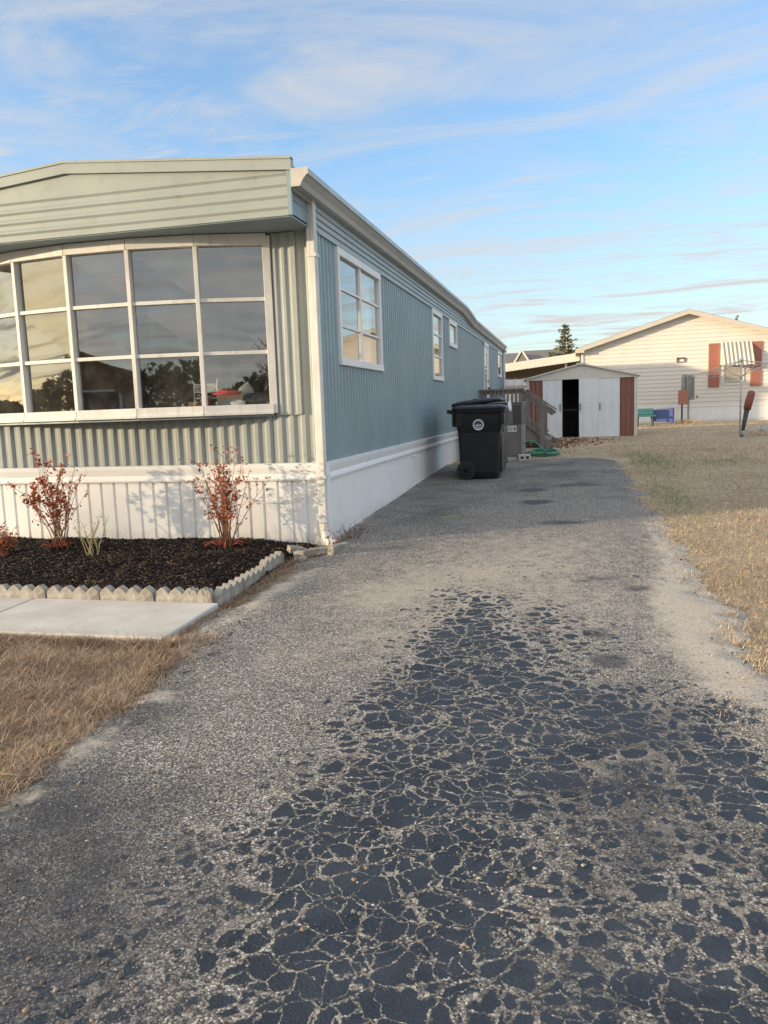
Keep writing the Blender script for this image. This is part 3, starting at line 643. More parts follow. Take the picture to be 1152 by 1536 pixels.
def corr_wall(u0, u1, zf, openings, prof, place):
    """profiled sheet from u0 to u1; prof(u)=list of (u,depth) breakpoints; zf(u)->(z0,z1)."""
    pts = prof(u0, u1)
    cuts = sorted({c for o in openings for c in o[:2] if u0 < c < u1})
    out = []
    for (ua, da), (ub, db) in zip(pts[:-1], pts[1:]):
        seg = [(ua, da)] + [(c, da + (db-da)*(c-ua)/(ub-ua)) for c in cuts if ua < c < ub] + [(ub, db)]
        out += list(zip(seg[:-1], seg[1:]))
    mb = MB()
    for (ua, da), (ub, db) in out:
        if ub - ua < 1e-6: continue
        um = (ua+ub)/2; (za0, za1), (zb0, zb1) = zf(ua), zf(ub)
        spans = [(0.0, 1.0)]
        blk = sorted((o[2], o[3]) for o in openings if o[0] <= um <= o[1])
        zs = [(za0, zb0)]
        for lo, hi in blk: zs += [(lo, lo), (hi, hi)]
        zs.append((za1, zb1))
        for a, b in zip(zs[0::2], zs[1::2]):
            if b[0] - a[0] < 1e-4: continue
            mb.add([place(ua, da, a[0]), place(ub, db, a[1]), place(ub, db, b[1]), place(ua, da, b[0])], [(0,1,2,3)])
    return mb
def trap(period, pan, slope, ridge, h, seam=None, phase=0):
    def f(u0, u1):
        pts = []; u = u0; i = 0
        while u < u1:
            for du, d in ((0, 0), (pan, 0), (pan+slope, h), (pan+slope+ridge, h)):
                pts.append((u+du, d))
            i += 1
            if seam and i % seam == 0:
                e = u + period
                pts += [(e-.0001, 0), (e, -.008), (e+.004, -.008), (e+.0041, 0)]; u += .0042
            u += period
        pts = [p for p in pts if p[0] < u1]
        pts.append((u1, pts[-1][1])); return pts
    return f
rib = trap(.098, .030, .020, .028, .015, 6)
# front wall (faces -Y); bow window opening
BX0, BX1, BZ0, BZ1 = -3.14, -.40, 1.10, 2.52
fw = corr_wall(-HW, -.01, lambda u: (.62, 2.56), [(BX0, BX1, BZ0, BZ1)], trap(.103, .030, .022, .029, .017, 6), lambda u, d, z: (u, -d, z))
hb(fw, 'front_wall', M['front'], recalc=False)
# overlapping strip right of the bow window
sw = corr_wall(-.385, -.165, lambda u: (1.085, 2.515), [], trap(.075, .022, .014, .022, .014), lambda u, d, z: (u, -.022-d, z))
sw.box(-.170, -.160, -.040, 0, 1.085, 2.515); sw.box(-.385, -.160, -.024, 0, 1.080, 1.086)
hb(sw, 'cover_strip', M['front'], recalc=False)
# side wall (faces +X)
WIN = [(.52, 2.03, 1.52, 2.47), (5.13, 5.97, 1.52, 2.475), (6.69, 7.50, 2.10, 2.48), (14.88, 15.95, 1.87, 2.49)]
DOOR = (11.67, 12.58, .66, 2.48)
swl = corr_wall(.01, HL, lambda u: (.60, 2.505), WIN + [DOOR], rib, lambda u, d, z: (d, u, z))
hb(swl, 'side_wall', M['blue'], recalc=False)
for bx_ in ((-.03, .018, -.018, .03), (-.03, .02, HL-.03, HL+.02), (-HW-.02, -HW+.03, -.018, .03)):
    hb(MB().box(*bx_, .62, 2.56), 'corner_trim', M['blue'], bevel=.004)
bw = MB().box(-HW, -HW+.02, .03, HL, .1, 2.56); bw.box(-HW+.02, -.03, HL-.02, HL, .1, 2.56); hb(bw, 'rear_wall', M['blue'])
# upper band of lap siding on the side
lap = MB(); zz0 = 2.508
while zz0 < 2.80:
    lap.add([(.024, .0, zz0), (.024, HL, zz0), (.010, HL, zz0+.052), (.010, 0, zz0+.052)], [(0,1,2,3)])
    lap.add([(.010, .0, zz0+.052), (.010, HL, zz0+.052), (.024, HL, zz0+.052), (.024, 0, zz0+.052)], [(0,1,2,3)]); zz0 += .052
lap.box(.0, .030, .03, HL, 2.497, 2.507)
hb(lap, 'siding_band', paint('band_paint', (.36, .41, .42), .5, .05, 2, (.25,.28,.28), .25, True), recalc=False)
# header over the bow window: profiled sheet with gable top
HY = -.47
def ztop(x): return 2.870 + .155*(1 - abs(x + 1.85)/1.85)
hd = MB(); zs = [2.545]; ds = [0]
while zs[-1] < 2.84:
    for dz, d in ((.030, .001), (.018, .012), (.012, .012), (.018, 0)):
        zs.append(zs[-1]+dz); ds.append(d)
xs = np.linspace(-HW, -.02, 30)
for (z0, d0), (z1, d1) in zip(zip(zs[:-1], ds[:-1]), zip(zs[1:], ds[1:])):
    if z1 > 2.835: z1 = 2.835
    if z1 <= z0: continue
    for xa, xb in zip(xs[:-1], xs[1:]): hd.add([(xa, HY-d0, z0), (xb, HY-d0, z0), (xb, HY-d1, z1), (xa, HY-d1, z1)], [(0,1,2,3)])
for xa, xb in zip(xs[:-1], xs[1:]):
    hd.add([(xa, HY-.004, 2.835), (xb, HY-.004, 2.835), (xb, HY-.004, ztop(xb)), (xa, HY-.004, ztop(xa))], [(0,1,2,3)])
hd.box(-HW, -.02, HY-.012, HY-.002, 2.53, 2.549)
hb(hd, 'header', M['header'], recalc=False)
hs = MB(); z_ = 2.545
while z_ < 2.78:
    hs.add([(-.018, HY, z_), (-.018, -.02, z_), (-.018, -.02, z_+.09), (-.018, HY, z_+.09)], [(0,1,2,3)])
    hs.add([(-.018, HY, z_+.09), (-.018, -.02, z_+.09), (-.010, -.02, z_+.10), (-.010, HY, z_+.10)], [(0,1,2,3)])
    hs.add([(-.010, HY, z_+.10), (-.010, -.02, z_+.10), (-.018, -.02, z_+.112), (-.018, HY, z_+.112)], [(0,1,2,3)]); z_ += .112
hs.box(-.035, -.004, HY-.018, HY+.012, 2.53, 2.87)
hs.box(-HW, -.018, HY, -.001, 2.522, 2.532)
hb(hs, 'header_return', M['blue'], recalc=False)
# roof edge trim along the gable top
rt = MB()
for xa, xb in ((-HW-.02, -1.85), (-1.85, .005)):
    for (dy0, dy1, dz0, dz1) in ((-.030, .03, -.03, .055), (-.038, .02, .045, .062)):
        st2 = [[(x, HY+dy0, ztop(x)+dz0), (x, HY+dy1, ztop(x)+dz0), (x, HY+dy1, ztop(x)+dz1), (x, HY+dy0, ztop(x)+dz1)] for x in (xa, xb)]
        rt.sweep(st2)
hb(rt, 'roof_edge', M['header'])
# roof shell; the rear part sits lower
rf = MB()
def rprof(y, drop): return [(-HW, y, 2.80-drop), (.012, y, 2.80-drop), (.012, y, 2.875-drop), (-1.85, y, 3.03-drop), (-HW, y, 2.875-drop)]
rf.sweep([rprof(HY+.03, 0), rprof(8.2, 0), rprof(9.5, .10), rprof(HL+.05, .13)])
hb(rf, 'roof', M['roof'])
fl = MB(); 
for i in range(14):
    x0 = -1.55 + i*.085; fl.box(x0, x0+.07, HY+.0+random.uniform(0,.02), HY+.2, ztop(x0)+.056, ztop(x0)+.066+random.uniform(0,.008))
hb(fl, 'roof_flashing', M['roof'])
# gutter
gp = [(.014,-.118),(.075,-.118),(.092,-.085),(.125,-.045),(.138,-.040),(.138,0),(.128,0),(.126,-.012),(.02,-.012),(.014,0)]
gt = MB(); stn = [(HY-.05, 2.835), (3, 2.85), (8.1, 2.862), (8.6, 2.838), (9.1, 2.795), (9.6, 2.762), (HL-.05, 2.725)]
gt.sweep([[(x, y, z+dz) for x, dz in gp] for y, z in stn])
hb(gt, 'gutter', M['gutter'])
ec = MB().prism([(x, 2.835+z) for x, z in [(.010,-.122),(.078,-.122),(.096,-.086),(.128,-.047),(.142,-.043),(.142,.004),(.010,.004)]], 'y', HY-.058, HY-.049)
hb(ec, 'gutter_end_cap', M['cap'])
sf = MB().box(-.012, .016, HY+.02, -.02, 2.70, 2.84); hb(sf, 'gutter_board', M['gutter'])
# downspout at the corner, with elbow and strap
ds_ = hb(MB().box(-.038, .030, -.098, -.026, .20, 2.735), 'downspout', M['oldwhite'], bevel=.008)
el = MB(); path = [(-.004, -.062, .20), (.004, -.066, .12), (.030, -.080, .055), (.085, -.098, .020)]
el.tube(path, [.040, .041, .042, .045], 10); 
for t in range(6):
    a = Vector(path[0]).lerp(Vector(path[1]), t/3) if t < 3 else Vector(path[1]).lerp(Vector(path[2]), (t-3)/3)
    el.disc(tuple(a), .047, 'z', .006, 12)
hb(el, 'elbow', M['oldwhite'], ds_, smooth=False)
for z_ in (.56, 2.30): hb(MB().box(-.046, .038, -.104, -.02, z_, z_+.025), 'strap', M['oldwhite'], ds_)
hb(MB().box(.026, .080, HL-.10, HL-.02, .25, 2.62).box(.026,.13,HL-.10,HL-.02,2.55,2.63), 'downspout', M['white'], bevel=.006)

# skirting
def groove(period, w, d):
    def f(u0, u1):
        pts = []; u = u0
        while u < u1:
            pts += [(u, 0), (u+period-w-.006, 0), (u+period-w, -d), (u+period-.006, -d)]; u += period
        pts = [p for p in pts if p[0] < u1]; pts.append((u1, 0)); return pts
    return f
sk = corr_wall(-HW-.03, .0, lambda u: (-.12, .60), [], groove(.127, .018, .014), lambda u, d, z: (u, -.03-d*1.0, z))
hb(sk, 'front_skirting', M['skirt'], recalc=False)
sk = corr_wall(-.03, HL, lambda u: (-.12, .60), [], groove(.127, .012, .006), lambda u, d, z: (.006+d, u, z))
hb(sk, 'side_skirting', M['skirt'], recalc=False)
tp = [(0,.545),(.022,.545),(.026,.56),(.022,.58),(.014,.60),(.030,.655),(.034,.685),(0,.69)]
tr_ = MB(); tr_.sweep([[(x, -.03-a, z) for a, z in tp] for x in (-HW-.05, .0)])
tr_.sweep([[(.004+a, y, z) for a, z in tp] for y in (.02, HL)])
tr_.box(-.03, .036, -.062, .022, -.1, .688)
hb(tr_, 'skirting_trim', M['skirt'])
# small vent plates on side skirting
hb(MB().box(.004, .016, 3.55, 3.75, .40, .50).box(.004, .020, 3.55, 3.75, .49, .505), 'skirting_vent', M['white'])
# cable along the front skirting
cab = MB(); pts = []
for i in range(28):
    t = i/27; x = -.02 - 1.25*t; pts.append((x, -.064 - .01*math.sin(t*9), .50 - .30*math.sin(math.pi*min(1, t*1.6))*.35 - .10*t))
cab.tube(pts, .0045, 6)
cab.tube([(-1.02, -.062, .60), (-1.03, -.066, .4), (-1.0, -.07, .2), (-.95, -.09, .02)], .004, 6)
hb(cab, 'cable', M['wire'], smooth=True)

# bow window: five bays of three panes on a shallow arc
bow = bpy.data.objects.new('bow_window', None); COL.objects.link(bow); bow.parent = home
chord = (BX1 - BX0)/2 ; sag = .25; cxm = (BX0+BX1)/2; Rb = (chord**2 + sag**2)/(2*sag); half = math.asin(chord/Rb)
MP = []
for i in range(6):
    a = half - i*2*half/5; MP.append(Vector((cxm + Rb*math.sin(a), -(Rb*math.cos(a) - (Rb - sag)) - .03, 0)))
GZ0, GZ1 = 1.175, 2.43
rails = [GZ0 + (GZ1-GZ0)*k/3 for k in (1, 2)]
fr = MB()
for i, p in enumerate(MP):
    tl = (MP[min(i+1, 5)] - MP[max(i-1, 0)]).normalized(); nrm = Vector((tl.y, -tl.x, 0)); 
    if nrm.y > 0: nrm = -nrm
    w_ = .034 if 0 < i < 5 else .062
    c = p - nrm*.005
    fr.beam((c.x, c.y, 1.10), (c.x, c.y, 2.50), w_, .062, up=(nrm.x, nrm.y, 0))
for a, b in zip(MP[:-1], MP[1:]):
    for (z, h_, dp) in ((1.135, .082, .075), (2.474, .085, .070)):
        fr.beam((a.x, a.y, z), (b.x, b.y, z), dp, h_)
    for z in rails: fr.beam((a.x, a.y+.006, z), (b.x, b.y+.006, z), .040, .030)
    n_ = (b-a).normalized(); nn = Vector((n_.y, -n_.x, 0)); nn = nn if nn.y < 0 else -nn
    fr.beam((a.x+nn.x*.012, a.y+nn.y*.012, 1.105), (b.x+nn.x*.012, b.y+nn.y*.012, 1.105), .085, .022)
    # interior stool visible low behind the glass
hb(fr, 'frame', M['oldwhite'], bow, bevel=.003)
gl = MB()
for a, b in zip(MP[:-1], MP[1:]):
    for z0, z1 in zip([GZ0]+rails, rails+[GZ1]):
        e1, e2, e3, e4 = (random.uniform(-.003, .003) for _ in range(4))
        gl.add([(a.x, a.y+.014+e1, z0), (b.x, b.y+.014+e2, z0), (b.x, b.y+.014+e3, z1), (a.x, a.y+.014+e4, z1)], [(0,1,2,3)])
hb(gl, 'pane', M['glass'], bow, recalc=False)
arc = [(p.x, p.y-.02) for p in MP]
hb(MB().prism(arc, 'z', 1.075, 1.094), 'underside', M['blue'], bow)
hb(MB().prism([(p.x, p.y+.05) for p in MP] + [(BX0, .25), (BX1, .25)], 'z', 1.096, 1.160), 'window_board', M['panel'], bow)
hb(MB().prism([(p.x, p.y-.02) for p in MP], 'z', 2.505, 2.52), 'head_board', M['oldwhite'], bow)

# side windows
def side_window(y0, y1, z0, z1, cols, rows, name='window', curtain=True, dark=False):
    w = bpy.data.objects.new(name, None); COL.objects.link(w); w.parent = home
    f = MB(); t = .045
    f.box(-.03, .034, y0-.012, y0+t, z0, z1); f.box(-.03, .034, y1-t, y1+.012, z0, z1)
    f.box(-.03, .036, y0-.015, y1+.015, z1-t, z1+.02); f.box(-.03, .040, y0-.02, y1+.02, z0-.025, z0+t*.8)
    for c_ in range(1, cols):
        yc = y0 + (y1-y0)*c_/cols; f.box(-.012, .022, yc-.022, yc+.022, z0+.036, z1-t)
    for r_ in range(1, rows):
        zc = z0 + (z1-z0)*r_/rows; f.box(-.012, .018, y0+t, y1-t, zc-.011, zc+.011)
    hb(f, 'frame', M['white'], w, bevel=.003)
    g = MB()
    for c_ in range(cols):
        ya = y0 + (y1-y0)*c_/cols; yb = y0 + (y1-y0)*(c_+1)/cols; e = random.uniform(-.004, .004)
        g.add([(.004, ya, z0), (.004+e, yb, z0), (.004+e, yb, z1), (.004, ya, z1)], [(0,1,2,3)])
    hb(g, 'pane', M['glass2'], w, recalc=False)
    if curtain:
        for ya, yb in ((y0-.03, y0+.10), (y1-.22*(y1-y0), y1+.03)):
            cu = MB(); P_ = []; nn = 24
            for i in range(nn+1):
                u = ya + (yb-ya)*i/nn; P_.append((-.10 + .022*math.sin(i*1.5), u))
            for (xa, ua), (xb, ub) in zip(P_[:-1], P_[1:]): cu.add([(xa,ua,z0-.05),(xb,ub,z0-.05),(xb,ub,z1+.02),(xa,ua,z1+.02)], [(0,1,2,3)])
            hb(cu, 'curtain', M['curtain'], w, recalc=False, smooth=True)
    return w
side_window(*WIN[0], 2, 3); side_window(*WIN[1], 1, 3); side_window(*WIN[2], 1, 1, curtain=False); side_window(*WIN[3], 1, 2)
# entry door
dr = bpy.data.objects.new('door', None); COL.objects.link(dr); dr.parent = home
y0, y1, z0, z1 = DOOR
hb(MB().box(-.03, .034, y0-.01, y0+.05, z0, z1).box(-.03, .034, y1-.05, y1+.01, z0, z1).box(-.03, .036, y0-.01, y1+.01, z1-.05, z1+.015), 'frame', M['white'], dr)
d_ = MB().box(-.02, .014, y0+.05, y0+.27, z0, z1-.05); d_.box(-.02, .014, y1-.27, y1-.05, z0, z1-.05); d_.box(-.02, .014, y0+.27, y1-.27, z0, z0+.75); d_.box(-.02, .014, y0+.27, y1-.27, z1-.22, z1-.05); d_.box(-.02, .014, y0+.27, y1-.27, z0+1.25, z0+1.29)
hb(d_, 'leaf', M['white'], dr)
hb(MB().box(-.006, .002, y0+.27, y1-.27, z0+.75, z1-.22), 'pane', M['glass2'], dr)
hb(MB().tube([(.014, y1-.12, 1.5), (.07, y1-.12, 1.5)], .022, 10).tube([(.07, y1-.12, 1.5), (.075, y1-.24, 1.495)], .014, 8), 'handle', M['brass'], dr)
hb(MB().disc((.02, y1-.12, 1.66), .03, 'x', .03, 14), 'deadbolt', M['brass'], dr)
# room behind the glass
ro = MB(); T = .03
ro.box(-HW+.02, -.05, .05, 5.0, .66, .69, 0)
ro.box(-HW+.02, -.05, .05, 5.0, 2.50, 2.52, 1)
ro.box(-HW+.05, -.05, 5.0, 5.03, .69, 2.5, 2); ro.box(-HW+.021, -HW+.05, .05, 5.0, .69, 2.5, 2)
y0, y1, z0, z1 = WIN[0]
ro.box(-.05, -.032, .05, y0, .69, 2.5, 2); ro.box(-.05, -.032, y1, 5.03, .69, 2.5, 2); ro.box(-.05, -.032, y0, y1, .69, z0, 2); ro.box(-.05, -.032, y0, y1, z1, 2.5, 2)
ro.box(-HW+.05, -.05, .032, .052, .69, 1.094, 2); ro.box(BX1+.01, -.05, .032, .052, 1.094, 2.5, 2); ro.box(-HW+.05, BX0-.01, .032, .052, 1.094, 2.5, 2)
ro.box(-1.3, -1.24, 2.6, 5.0, .69, 2.5, 2)
hb(ro, 'room', [M['carpet'], M['ceil'], M['panel']])
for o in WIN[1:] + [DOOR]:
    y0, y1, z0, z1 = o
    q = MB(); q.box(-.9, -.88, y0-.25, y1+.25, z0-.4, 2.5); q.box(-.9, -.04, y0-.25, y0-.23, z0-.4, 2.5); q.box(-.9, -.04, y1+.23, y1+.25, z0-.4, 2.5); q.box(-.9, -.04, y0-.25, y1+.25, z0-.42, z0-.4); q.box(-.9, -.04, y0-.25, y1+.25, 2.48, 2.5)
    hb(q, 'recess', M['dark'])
# furniture silhouettes visible deep in the room: a bright rear window frame and a dark cabinet
t = thing('cabinet', 'tall dark cabinet standing deep inside the room behind the bow window', 'cabinet', (-2.35, 2.4, .69))
b = MB().box(-.45, .45, -.22, .22, 0, 1.5); b.box(-.48, .48, -.25, .25, 1.5, 1.54); b.build('carcass', M['panel'], t)
M['cabdoor'] = paint('cabinet_doors', (.10,.065,.04), .4, .1)
for x in (-.43, .01): MB().box(x, x+.42, -.236, -.222, .05, 1.46).build('door', M['cabdoor'], t)

# things on the window board inside
SB = 1.162
t = thing('wire_rack', 'white wire rack standing behind the lower panes of bow window', 'rack', (-1.0, -.04, SB))
b = MB()
for x in (-.105, .105): b.tube([(x, 0, 0), (x, .01, .20), (x*1.1, .0, .235)], .005, 8)
for z in (.08, .13, .195): b.tube([(-.105, .005, z), (.105, .005, z)], .004, 8)
b.build('frame', M['wire'], t, smooth=True)
b = MB()
for i in range(13):
    x = -.10 + i*.0155; b.tube([(x, .006, .13), (x+.015, .006, .195)], .0018, 5); b.tube([(x+.015, .007, .13), (x, .007, .195)], .0018, 5)
b.build('mesh', M['wire'], t)
def carton(loc, rz, d, label, m='cardboard', name='cardboard_box'):
    o = thing(name, label, 'box', loc, rz); x, y, z = d
    MB().box(-x/2, x/2, -y/2, y/2, 0, z).build('carton', M[m], o, bevel=.004)
    MB().box(-x/2-.001, x/2+.001, -.02, .02, z-.001, z+.002).build('tape', M['labelw'], o); return o
carton((-.78, -.02, SB), .3, (.21, .12, .10), 'brown cardboard box right of the white wire rack behind glass')
carton((-1.10, -.05, SB), -.2, (.08, .07, .05), 'tiny cardboard box left of the white wire rack behind glass')
carton((-.97, -.10, SB), .1, (.07, .06, .09), 'small dark red box in front of the white wire rack', 'redbrown', 'small_box')
def lump(name, label, cat, loc, dims, mat, seed, flat=.0):
    bm = bmesh.new(); bmesh.ops.create_icosphere(bm, subdivisions=3, radius=1); r = random.Random(seed)
    ph = [(r.uniform(2, 6), r.uniform(2, 6), r.uniform(2, 6), r.uniform(0, 6)) for _ in range(5)]
    for v in bm.verts:
        k_ = 1 + .10*sum(math.sin(v.co.x*p[0] + v.co.y*p[1] + v.co.z*p[2] + p[3]) for p in ph)/2
        v.co = Vector((v.co.x*dims[0]*k_, v.co.y*dims[1]*k_, max(-.45, v.co.z*k_)*dims[2] + .45*dims[2]))
    me = bpy.data.meshes.new(name); bm.to_mesh(me); bm.free(); me.materials.append(M[mat])
    for p in me.polygons: p.use_smooth = True
    o = bpy.data.objects.new(name, me); COL.objects.link(o); o.location = loc
    return tag(o, label, cat)
lump('grey_bundle', 'grey cloth bundle lying on the window board behind glass', 'bundle', (-.76, -.085, SB), (.13, .035, .045), 'greycloth', 3)
lump('red_bag', 'red and white bag lying on the cardboard box behind the glass', 'bag', (-.82, -.02, SB+.10), (.11, .05, .03), 'redpack', 4)
lump('black_bag', 'black plastic bag in the lower right corner of bow window', 'bag', (-.58, .0, SB), (.14, .06, .075), 'blackbag', 5)
lump('helmet_bag', 'rounded grey bag between the cardboard box and black bag', 'bag', (-.68, .06, SB), (.08, .06, .13), 'greycloth', 8)

# ------------------------------------------------------------------ bed edging blocks
def edging_mesh():
    L_, n, dp = .375, 4, .055; pts = [(0, -.05)]
    prof = []
    for i in range(n):
        x0 = i*L_/n
        for t_ in (0.0, .18, .5, .82): 
            zt = .040 + .040*(1 - abs(t_-.5)/.5)**.75
            prof.append((x0 + t_*L_/n, zt))
    prof.append((L_, .040)); poly = [(0, -.05)] + [(x, z) for x, z in prof] + [(L_, -.05)]
    return MB().prism(poly, 'y', -dp/2, dp/2)
edge_proto = edging_mesh().build('edging_block', M['edging'], bevel=.004)
tag(edge_proto, 'scalloped concrete edging block', 'edging block', 'scalloped concrete edging blocks round the flower bed')
first = True
front = [(-.52, 'scalloped edging block along the walk, first from the bed corner'), (-.90, 'scalloped edging block along the walk, second from the bed corner'), (-1.285, 'scalloped edging block along the walk, third from the bed corner'), (-1.67, 'scalloped edging block along the walk, at the left picture edge')]
for x, lab in front:
    o = edge_proto if first else edge_proto.copy()
    if not first: COL.objects.link(o)
    first = False; o['label'] = lab
    o.location = (x, -1.855, gz(-1.855)+.035 + random.uniform(-.004, .004)); o.rotation_euler = (random.uniform(-.09,.09), random.uniform(-.02,.02), random.uniform(-.035,.035))
half_b = edging_mesh(); hv = [v for v in half_b.v]
o = edge_proto.copy(); COL.objects.link(o); o.scale = (.5, 1, 1); o.location = (-.325, -1.86, gz(-1.86)+.035); o['label'] = 'short scalloped edging piece with two humps at the bed corner'
side_l = ['scalloped edging block facing the driveway, nearest the concrete walk', 'scalloped edging block facing the driveway, in the middle of three', 'scalloped edging block facing the driveway, nearest the mobile home']
for i, lab in enumerate(side_l):
    o = edge_proto.copy(); COL.objects.link(o); o['label'] = lab
    o.location = (-.115 - .02*i + random.uniform(-.012,.012), -1.86 + i*.40, gz(-1.8+i*.4)+.03 + random.uniform(-.012,.006)); o.rotation_euler = (random.uniform(-.06,.10), random.uniform(-.03,.03), R(90) + random.uniform(-.05,.05)); o.scale = (1, 1, 1)

# broken concrete pieces by the downspout
def slabpiece(label, loc, dims, rz, tilt=(0,0), name='concrete_piece', chip=.2, seed=1):
    r = random.Random(seed); x, y, z = dims
    poly = [(-x/2+r.uniform(0,chip*x), -y/2), (x/2-r.uniform(0,chip*x), -y/2+r.uniform(0,chip*y)), (x/2, y/2-r.uniform(0,chip*y)), (x*.1, y/2), (-x/2, y/2-r.uniform(0,chip*y))]
    o = MB().prism(poly, 'z', 0, z).build(name, M['edging'], bevel=.006)
    o.location = loc; o.rotation_euler = (tilt[0], tilt[1], rz); return tag(o, label, 'concrete piece', 'broken concrete pieces below the downspout')
slabpiece('long narrow broken concrete strip under the downspout elbow', (.04, -.42, .0), (.36, .07, .05), .55, (0, -.05), seed=2)
slabpiece('flat pale broken concrete slab under the downspout elbow', (.09, -.33, -.005), (.28, .16, .035), .25, (.03, 0), seed=3)
slabpiece('upright concrete chunk at driveway edge below the downspout', (.20, -.36, -.01), (.20, .06, .085), 1.1, (.1, 0), seed=4)
slabpiece('dark triangular concrete lump at the mulch edge near the downspout', (-.13, -.42, .01), (.16, .14, .05), .2, (0, .2), chip=.4, seed=5)
slabpiece('small concrete chip between the edging and the driveway', (-.02, -.60, -.02), (.10, .06, .035), .9, seed=6)

# ------------------------------------------------------------------ shrubs
def shrub(name, label, loc, stems, leaves_n, leaf_mat, stem_mat, seed, h, leaf=.020, spread=.4, cluster=None, base_litter=0, group=None):
    r = random.Random(seed); t = thing(name, label, 'shrub', loc, 0, group); sm = MB(); tips = []
    for i in range(stems):
        a = r.uniform(0, 6.28); tl = r.uniform(.05, spread); hh = h*r.uniform(.55, 1)
        p0 = Vector((r.uniform(-.05,.05), r.uniform(-.04,.04), -.02)); path = [p0]
        bend = r.uniform(-.3,.3)
        for s_ in range(1, 7):
            f = s_/6; rad = tl*h*(f**1.3)
            path.append(p0 + Vector((math.cos(a+bend*f)*rad + r.uniform(-.008,.008), .75*math.sin(a+bend*f)*rad + r.uniform(-.008,.008), hh*f)))
        sm.tube(path, [.0045, .004, .0036, .003, .0026, .002, .0012], 5)
        for s_ in range(2, 7):
            tips.append((path[s_], s_/6))
            if r.random() < .75:
                d = Vector((r.uniform(-1,1), r.uniform(-.7,.7), r.uniform(.3,1.1))).normalized()*h*r.uniform(.08,.22)
                q = path[s_] + d; mid = path[s_] + d*.5 + Vector((r.uniform(-.01,.01),)*3)
                sm.tube([path[s_], mid, q], [.002, .0016, .001], 4)
                tips += [(mid, s_/6), (q, s_/6+.1), (q, s_/6+.1)]
    sm.build('stem', M[stem_mat], t, smooth=True)
    vs, fs, rr = [], [], []
    k_ = 0
    tries = 0
    while k_ < leaves_n and tries < leaves_n*20:
        tries += 1
        p, f = r.choice(tips)
        if cluster and r.random() > cluster(p, f): continue
        c = p + Vector((r.gauss(0,.014), r.gauss(0,.012), r.gauss(0,.016))); s_ = leaf*r.uniform(.6, 1.25)
        ax = Vector((r.uniform(-1,1), r.uniform(-1,1), r.uniform(-.6,1))).normalized(); n_ = ax.cross(Vector((r.uniform(-1,1), r.uniform(-1,1), r.uniform(-1,1)))).normalized(); b_ = ax.cross(n_)
        i0 = len(vs); vs += [c - ax*s_*.6, c + n_*s_*.33 + b_*s_*.08, c + ax*s_*.6, c - n_*s_*.33 + b_*s_*.08]; fs.append((i0, i0+1, i0+2, i0+3)); rr += [r.random()]*4; k_ += 1
    np_mesh('foliage', np.array([v[:] for v in vs]), np.array(fs), M[leaf_mat], {'rnd': np.array(rr)}, t)
    return t
def bz(x, y): return float(bed_h(np.array(x), np.array(y)))
s1 = shrub('shrub', 'bare red shrub in the mulch with a dense bright red leaf clump upper left', (-2.16, -.52, bz(-2.16,-.52)), 20, 1150, 'redleaf', 'stem', 11, .72, .027, .42,
      lambda p, f: (1.0 if (-.24 < p.x < .02 and p.z > .26) else (.12 if p.z > .15 else .02)))
s2 = shrub('shrub', 'loose open red brown shrub in the mulch near the downspout corner', (-.73, -.36, bz(-.73,-.36)), 30, 900, 'redleaf', 'stem', 23, .74, .026, .44, lambda p, f: .9 if p.z > .22 else .12)
def low_litter(parent, n, seed, rad, m):
    r = random.Random(seed); b = MB()
    for i in range(n):
        a = r.uniform(0, 6.28); q = r.uniform(.04, rad); x, y = math.cos(a)*q*.3, math.sin(a)*q*.3 - .03
        b.tube([(x, y, .0), (x + math.cos(a)*q*.5, y + math.sin(a)*q*.35, r.uniform(.02,.07)), (x + math.cos(a)*q, y + math.sin(a)*q*.7, r.uniform(-.0,.03))], [.004,.003,.002], 5)
    return b.build('basal_stem', M[m], parent, smooth=True)
M['orangestem'] = paint('orange_red_stem', (.27, .065, .035), .8, .35, 20)
low_litter(s1, 22, 5, .13, 'orangestem'); low_litter(s2, 26, 6, .20, 'orangestem')
shrub('shrub', 'low rusty brown shrub cut by the left picture edge in the mulch', (-2.42, -.88, bz(-2.42,-.88)), 20, 420, 'redleaf', 'stem', 31, .26, .02, .75, None)
shrub('small_plant', 'thin bare yellowish plant beside the bright red leafed shrub', (-1.69, -.77, bz(-1.69,-.77)), 11, 26, 'green', 'stemy', 41, .34, .016, .55, None)
shrub('weed', 'dark red weed growing at the skirting foot beside the downspout', (.16, .16, gz(.1)), 9, 60, 'duskleaf', 'stem', 47, .17, .018, .7, None)
shrub('sprout', 'reddish twig sprout leaning beside the downspout elbow', (.125, -.19, .0), 7, 16, 'duskleaf', 'stem', 49, .17, .02, .35, None)

